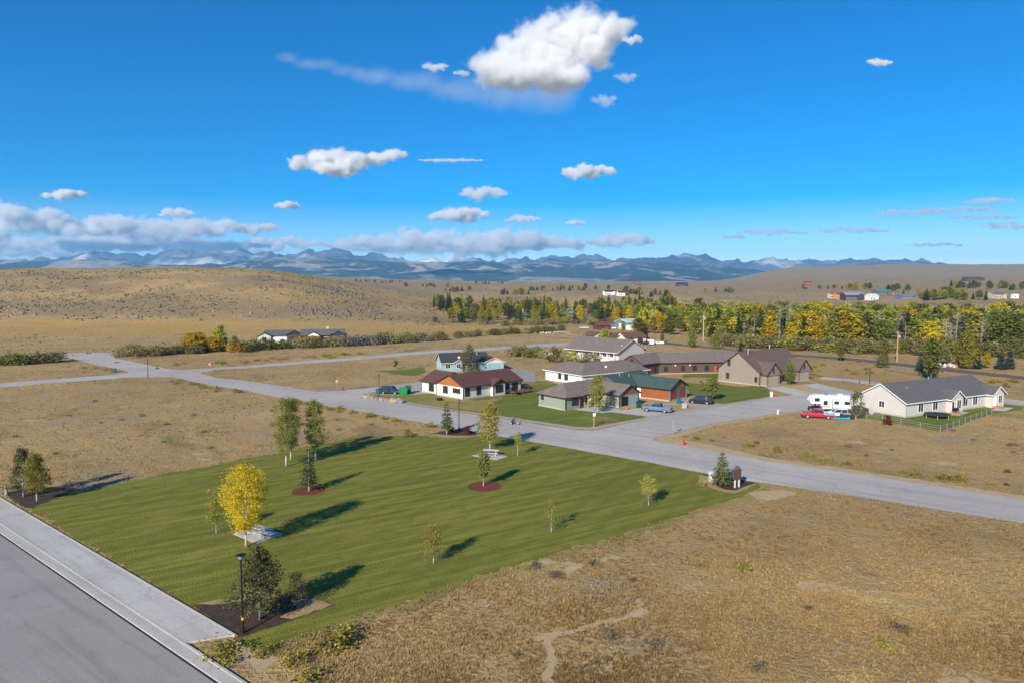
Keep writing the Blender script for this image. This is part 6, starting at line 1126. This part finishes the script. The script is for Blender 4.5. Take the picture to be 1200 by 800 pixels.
def pole(px, top, r, label, m, arm=True):
    p = at(*px); h = (px[1] - top) * p.y / FOC; t = thing('utility_pole', p, R(15), label, 'utility pole'); MB().tube((0, 0, -.3), (0, 0, h), r, r * .7, 10).build('pole', m, t)
    if arm: MB().box(-1.0, 1.0, -.16, -.06, h - .75, h - .6).build('cross_arm', m, t); MB().tube((.35, -.35, h - 2.2), (.35, -.35, h - 1.2), .28, n=10).build('transformer', STEEL, t)
PW = mat('tan pole wood', (.40, .26, .13), .85, .2, 2)
pole((1051, 423.5), 388, .26, 'tall tan utility pole with transformer before the creek woods', PW); pole((824, 399.5), 369, .2, 'tall pale utility pole before the yellow trees', mat('pale pole wood', (.5, .43, .35), .85)); pole((612, 376), 362, .2, 'thin pale utility pole in the far brush', mat('pale pole wood', (.5, .43, .35))); pole((1019, 450), 430, .12, 'short dark bare pole by the back road', mat('dark pole', (.06, .045, .04), .8), False); pole((1007, 449.5), 443.5, .09, 'short signal post beside the dark bare pole', mat('dark pole', (.06, .045, .04)), False)
for u0, v0, t0, lb in ((1121, 430.5, 416, 'orange dead stump by the highway'), (1126.5, 430.5, 421, 'shorter orange stump beside the highway spruces')):
    p = at(u0, v0); h = (v0 - t0) * p.y / 800; t = thing('tree_stump', p, 0, lb, 'stump'); MB().path([(0, 0, -.1), (.1, 0, h * .5), (.05, .1, h)], [.7, .5, .12], 8).build('trunk', mat('rust orange wood', (.30, .11, .03), .9, .3, 2), t)
# fences
def fence(name, px, gap, h, rails, m, label, w=.11, rw=.05):
    P = [at(u, v) for u, v in px]; t = thing(name, P[0], 0, label, 'fence'); r = MB(); o = P[0]
    for i in range(len(P) - 1):
        a, b = P[i] - o, P[i + 1] - o; k = max(1, round((b - a).length / gap))
        for j in range(k + (i == len(P) - 2)): q = a.lerp(b, j / k); MB().tube((q.x, q.y, q.z - .2), (q.x, q.y, q.z + h), w / 2, n=7).build('post', m, t)
        for z in rails: r.bar(a + Vector((0, 0, z)), b + Vector((0, 0, z)), rw)
    r.build('rail', m, t); return t
fence('pole_fence', [(998, 487), (1034, 493.5), (1102, 506.5), (1162, 484.5)], 3.2, 1.25, (.35, .75, 1.12), mat('weathered grey fence wood', (.24, .24, .22), .9, .2), 'weathered grey pole fence round the white ranch house lawn')
fence('highway_fence', [(800, 405.5), (840, 409.5), (880, 413.5)], 5, 1.4, (.5, .9, 1.3), mat('grey green fence wood', (.13, .15, .12), .9), 'grey green rail fence along the highway behind the brown lodge', .2, .1); fence('highway_fence', [(1036, 434), (1070, 439), (1100, 444.5)], 5, 1.4, (.5, .9, 1.3), mat('grey green fence wood', (.13, .15, .12)), 'grey green rail fence between the highway and white ranch house', .2, .1)
# boulders along the lawn corner, rubble by the highway
for k, (u, v, s, c, lb) in enumerate(((424.5, 465, .75, 0, 'tan boulder at the tip of the lawn corner'), (429, 466, .7, 1, 'pale pinkish boulder second from the lawn corner tip'), (433, 463.5, .6, 2, 'grey boulder set back from the lawn corner row'), (435.5, 467, .8, 0, 'broad tan boulder in the middle of the corner row'), (441, 468, .6, 2, 'small grey boulder in the corner row'), (447, 468.8, .6, 1, 'pale boulder between two grey boulders'), (453.5, 469.8, .75, 0, 'orange tan boulder near the row end'), (461, 470.6, 1.0, 1, 'largest sandy boulder in the lawn corner row'), (468.5, 471.3, 1.0, 2, 'flat blue grey boulder at the end of the row'))):
    o = MB().blob((0, 0, s * .3), s, k + 3, 2, .28, (1, .8, .62)).build('boulder', (mat('tan boulder', (.30, .22, .14), .9, .25, 2, bump=.04), mat('pinkish boulder', (.36, .29, .22), .9, .25, 2, bump=.04), mat('grey boulder', (.22, .23, .24), .9, .25, 2, bump=.04))[c]); o.location = at(u, v); tag(o, lb, 'boulder')
for k, (u, v, s, lb) in enumerate(((1106, 430.5, 2.2, 'pale rock heap by the half bare highway tree'), (1117, 430, 1.6, 'low pale rock heap behind the orange stump'), (640, 391, 1.5, 'grey rock heap in the brush beyond the upper road'), (655, 390, 1.3, 'flat grey rock heap near the field track'))):
    p = at(u, v); m = MB(); r_ = random.Random(k)
    for q in range(16): m.blob((r_.gauss(0, 1.1) * s, r_.gauss(0, .5) * s, .15 * s + r_.random() * .2 * s), s * r_.uniform(.18, .4), q, 1, .3)
    o = m.build('rubble', mat('pale rubble stone', (.48, .44, .39), .9, .25, 2)); o.location = p; tag(o, lb, 'rubble', kind='stuff')
# yard things
def bin_(px, c, label, w=.6, h=1.1, rz=20):
    t = thing('wheeled_bin', at(*px), R(rz), label, 'bin'); m = mat('bin plastic %.2f %.2f' % c[:2], c, .5, .08); a, b = w / 2 * .85, w / 2; MB().hexa([(-a, -a, .06), (a, -a, .06), (a, a, .06), (-a, a, .06)], [(-b, -b, h), (b, -b, h), (b, b, h), (-b, b, h)]).build('body', m, t); MB().hexa([(-b - .03, -b - .03, h + .003), (b + .03, -b - .03, h + .003), (b + .03, b + .03, h + .003), (-b - .03, b + .03, h + .003)], [(-b, -b, h + .09), (b, -b, h + .09), (b, b, h + .14), (-b, b, h + .14)]).build('lid', m, t)
    for s in (-1, 1): MB().tube((s * (a + .04), a, .12), (s * (a - .02), a, .12), .12, n=10).build('wheel', TYRE, t)
bin_((472.5, 462), (.02, .30, .08), 'bright green dumpster at the end of the white house wall', 1.7, 1.5); bin_((478.5, 460.5), (.03, .12, .07), 'dark green dumpster behind the bright green one', 1.3, 1.7); bin_((442, 461), (.02, .16, .17), 'teal bin at the foot of the dark street lamp'); bin_((446.5, 460.5), (.02, .13, .12), 'dark teal bin beside the teal bin, next to the SUV', .8, 1.2); bin_((795.5, 472.3), (.02, .16, .10), 'green bin with white label before the red garage doors', .75, 1.2); bin_((748.5, 477.5), (.015, .07, .05), 'dark green bin between sage house garage and pickup', .8, 1.3); bin_((1014, 485.5), (.06, .06, .065), 'charcoal bin by the white ranch house gable wall', .8, 1.2); bin_((1021, 485.2), (.5, .49, .47), 'pale grey bin by the white ranch house gable wall', .6, 1.0)
o = MB().blob((0, 0, .3), .32, 2, 2, .03, (1, 1, .85)).build('pumpkin', mat('orange pumpkin skin', (.6, .15, .02), .5)); o.location = at(734.5, 479.5); MB().tube((0, 0, .55), (.03, .02, .68), .04, .03).build('stem', mat('green stem', (.1, .15, .03)), o); tag(o, 'round orange pumpkin at the open garage of the sage house', 'pumpkin')
t = thing('trampoline', at(1098, 489), 0, 'round dark green trampoline on the fenced lawn', 'trampoline'); n = 24; m = MB()
m.hexa([(2.2 * math.cos(k * 2 * math.pi / n), 2.2 * math.sin(k * 2 * math.pi / n), .68) for k in range(n)], [(2.2 * math.cos(k * 2 * math.pi / n), 2.2 * math.sin(k * 2 * math.pi / n), .78) for k in range(n)]); m.build('rim_pad', mat('dark green pad', (.02, .06, .045), .6), t); MB().hexa([(1.8 * math.cos(k * 2 * math.pi / n), 1.8 * math.sin(k * 2 * math.pi / n), .76) for k in range(n)], [(1.8 * math.cos(k * 2 * math.pi / n), 1.8 * math.sin(k * 2 * math.pi / n), .795) for k in range(n)]).build('mat', BLKP, t)
for k in range(6): a = k * 1.047; MB().tube((2.05 * math.cos(a), 2.05 * math.sin(a), 0), (2.05 * math.cos(a), 2.05 * math.sin(a), .68), .05).build('leg', STEEL, t)
t = thing('barbecue_grill', at(1120, 484), R(27), 'black barbecue grill on the concrete pad by the steps', 'grill'); MB().box(-.6, .6, -.3, .3, .6, .85).build('firebox', BLK, t); MB().tube((-.5, 0, .85), (.5, 0, .85), .3, n=14).build('lid', BLK, t); [MB().bar((x, y, 0), (x, y, .6), .06).build('leg', BLK, t) for x in (-.5, .5) for y in (-.22, .22)]
t = thing('propane_tank', at(642.5, 417.8), R(10), 'white propane tank behind the willow clump', 'tank'); MB().tube((-1.7, 0, 1.0), (1.7, 0, 1.0), .6, n=14).tube((-1.95, 0, 1.0), (-1.7, 0, 1.0), .3, .6, 14).tube((1.7, 0, 1.0), (1.95, 0, 1.0), .6, .3, 14).build('tank_body', WS, t); [MB().box(x - .1, x + .1, -.4, .4, -.1, .5).build('leg', STEEL, t) for x in (-1, 1)]
t = thing('fire_pit', at(515, 468.7), 0, 'round dark fire pit on the lawn before the white house', 'fire pit'); MB().hexa([(.55 * math.cos(k * .5236), .55 * math.sin(k * .5236), 0) for k in range(12)], [(.7 * math.cos(k * .5236), .7 * math.sin(k * .5236), .45) for k in range(12)]).build('bowl', mat('sooty iron', (.03, .028, .03), .8), t); MB().path([(.7 * math.cos(k * .5236), .7 * math.sin(k * .5236), .46) for k in range(13)], .05).build('rim', BLK, t)
for px, lb in (((604, 463), 'dark grill table on the red brown deck'),):
    t = thing('deck_table', at(*px), R(45), lb, 'table'); t.location.z = .42; MB().tube((0, 0, .7), (0, 0, .75), .6, n=14).build('tabletop', BLK, t); MB().tube((0, 0, 0), (0, 0, .7), .06).build('leg', BLK, t)
# ------------------------------------------------------------------ the person on the street
pp = at(602.5, 497); tr = thing('tricycle', pp, R(-15), 'small blue tricycle under the rider on the street', 'tricycle'); BLUE = mat('blue tricycle paint', (.10, .30, .48), .35)
MB().path([(-.55, 0, .32), (-.1, 0, .36), (.45, 0, .62), (.62, 0, .95)], .04).path([(.5, 0, .66), (.66, 0, .28)], .04).bar((-.55, -.32, .28), (-.55, .32, .28), .05).build('frame', BLUE, tr); MB().box(-.5, .0, -.2, .2, .40, .48).build('seat', BLKP, tr, bevel=.03); MB().box(-.95, -.45, -.3, .3, .36, .62).build('basket', BLUE, tr); MB().path([(.5, -.32, 1.0), (.62, 0, .96), (.5, .32, 1.0)], .025).build('handlebar', RIMM, tr)
for x, y, r_ in ((-.55, -.36, .27), (-.55, .36, .27), (.66, 0, .28)): o = MB().tube((x, y - .03, r_), (x, y + .03, r_), r_, n=18).build('wheel', TYRE, tr); MB().tube((x, y - .035, r_), (x, y + .035, r_), r_ * .7, n=14).build('rim', RIMM, o)
me = bpy.data.meshes.new('person'); J = [(-.25, 0, .60), (-.24, 0, .80), (-.18, 0, 1.02), (-.15, 0, 1.14), (-.12, 0, 1.24), (-.08, 0, 1.36), (-.24, .1, .58), (.14, .14, .66), (.2, .13, .3), (.3, .13, .26), (-.24, -.1, .58), (.16, -.14, .70), (.24, -.13, .38), (.34, -.13, .34), (-.16, .18, 1.06), (.05, .24, .92), (.36, .26, .98), (.46, .27, 1.0), (-.16, -.18, 1.06), (.05, -.24, .92), (.36, -.26, .98), (.46, -.27, 1.0)]
ED = [(0, 1), (1, 2), (2, 3), (3, 4), (4, 5), (0, 6), (6, 7), (7, 8), (8, 9), (0, 10), (10, 11), (11, 12), (12, 13), (2, 14), (14, 15), (15, 16), (16, 17), (2, 18), (18, 19), (19, 20), (20, 21)]
RA = [.14, .13, .15, .07, .06, .1, .1, .075, .055, .045, .1, .075, .055, .045, .07, .05, .04, .04, .07, .05, .04, .04]
me.from_pydata(J, ED, []); po = bpy.data.objects.new('person', me); COL.objects.link(po); po.modifiers.new('s', 'SKIN'); po.modifiers.new('d', 'SUBSURF').levels = 2
for v, r_ in zip(me.skin_vertices[0].data, RA): v.radius = (r_, r_)
me.skin_vertices[0].data[0].use_root = True
me2 = bpy.data.meshes.new_from_object(po.evaluated_get(bpy.context.evaluated_depsgraph_get())); po.modifiers.clear(); po.data = me2; po.location = pp; po.rotation_euler = (0, 0, R(-15)); me2.materials.clear()
for q in (mat('dark jacket cloth', (.03, .035, .05), .9, .2), mat('skin', (.45, .27, .2), .6), mat('dark trousers', (.035, .035, .045), .9, .2)): me2.materials.append(q)
for f in me2.polygons: c = f.center; f.material_index = 1 if c.z > 1.2 or (c.x > .38 and c.z > .85) else 2 if c.z < .7 else 0
me2.shade_smooth(); tag(po, 'person in dark clothes and red helmet riding a blue tricycle on the street', 'person'); MB().blob((-.09, 0, 1.41), .135, 2, 2, .02, (1.1, .95, .8)).build('helmet', mat('red helmet', (.5, .03, .04), .35), po, True)
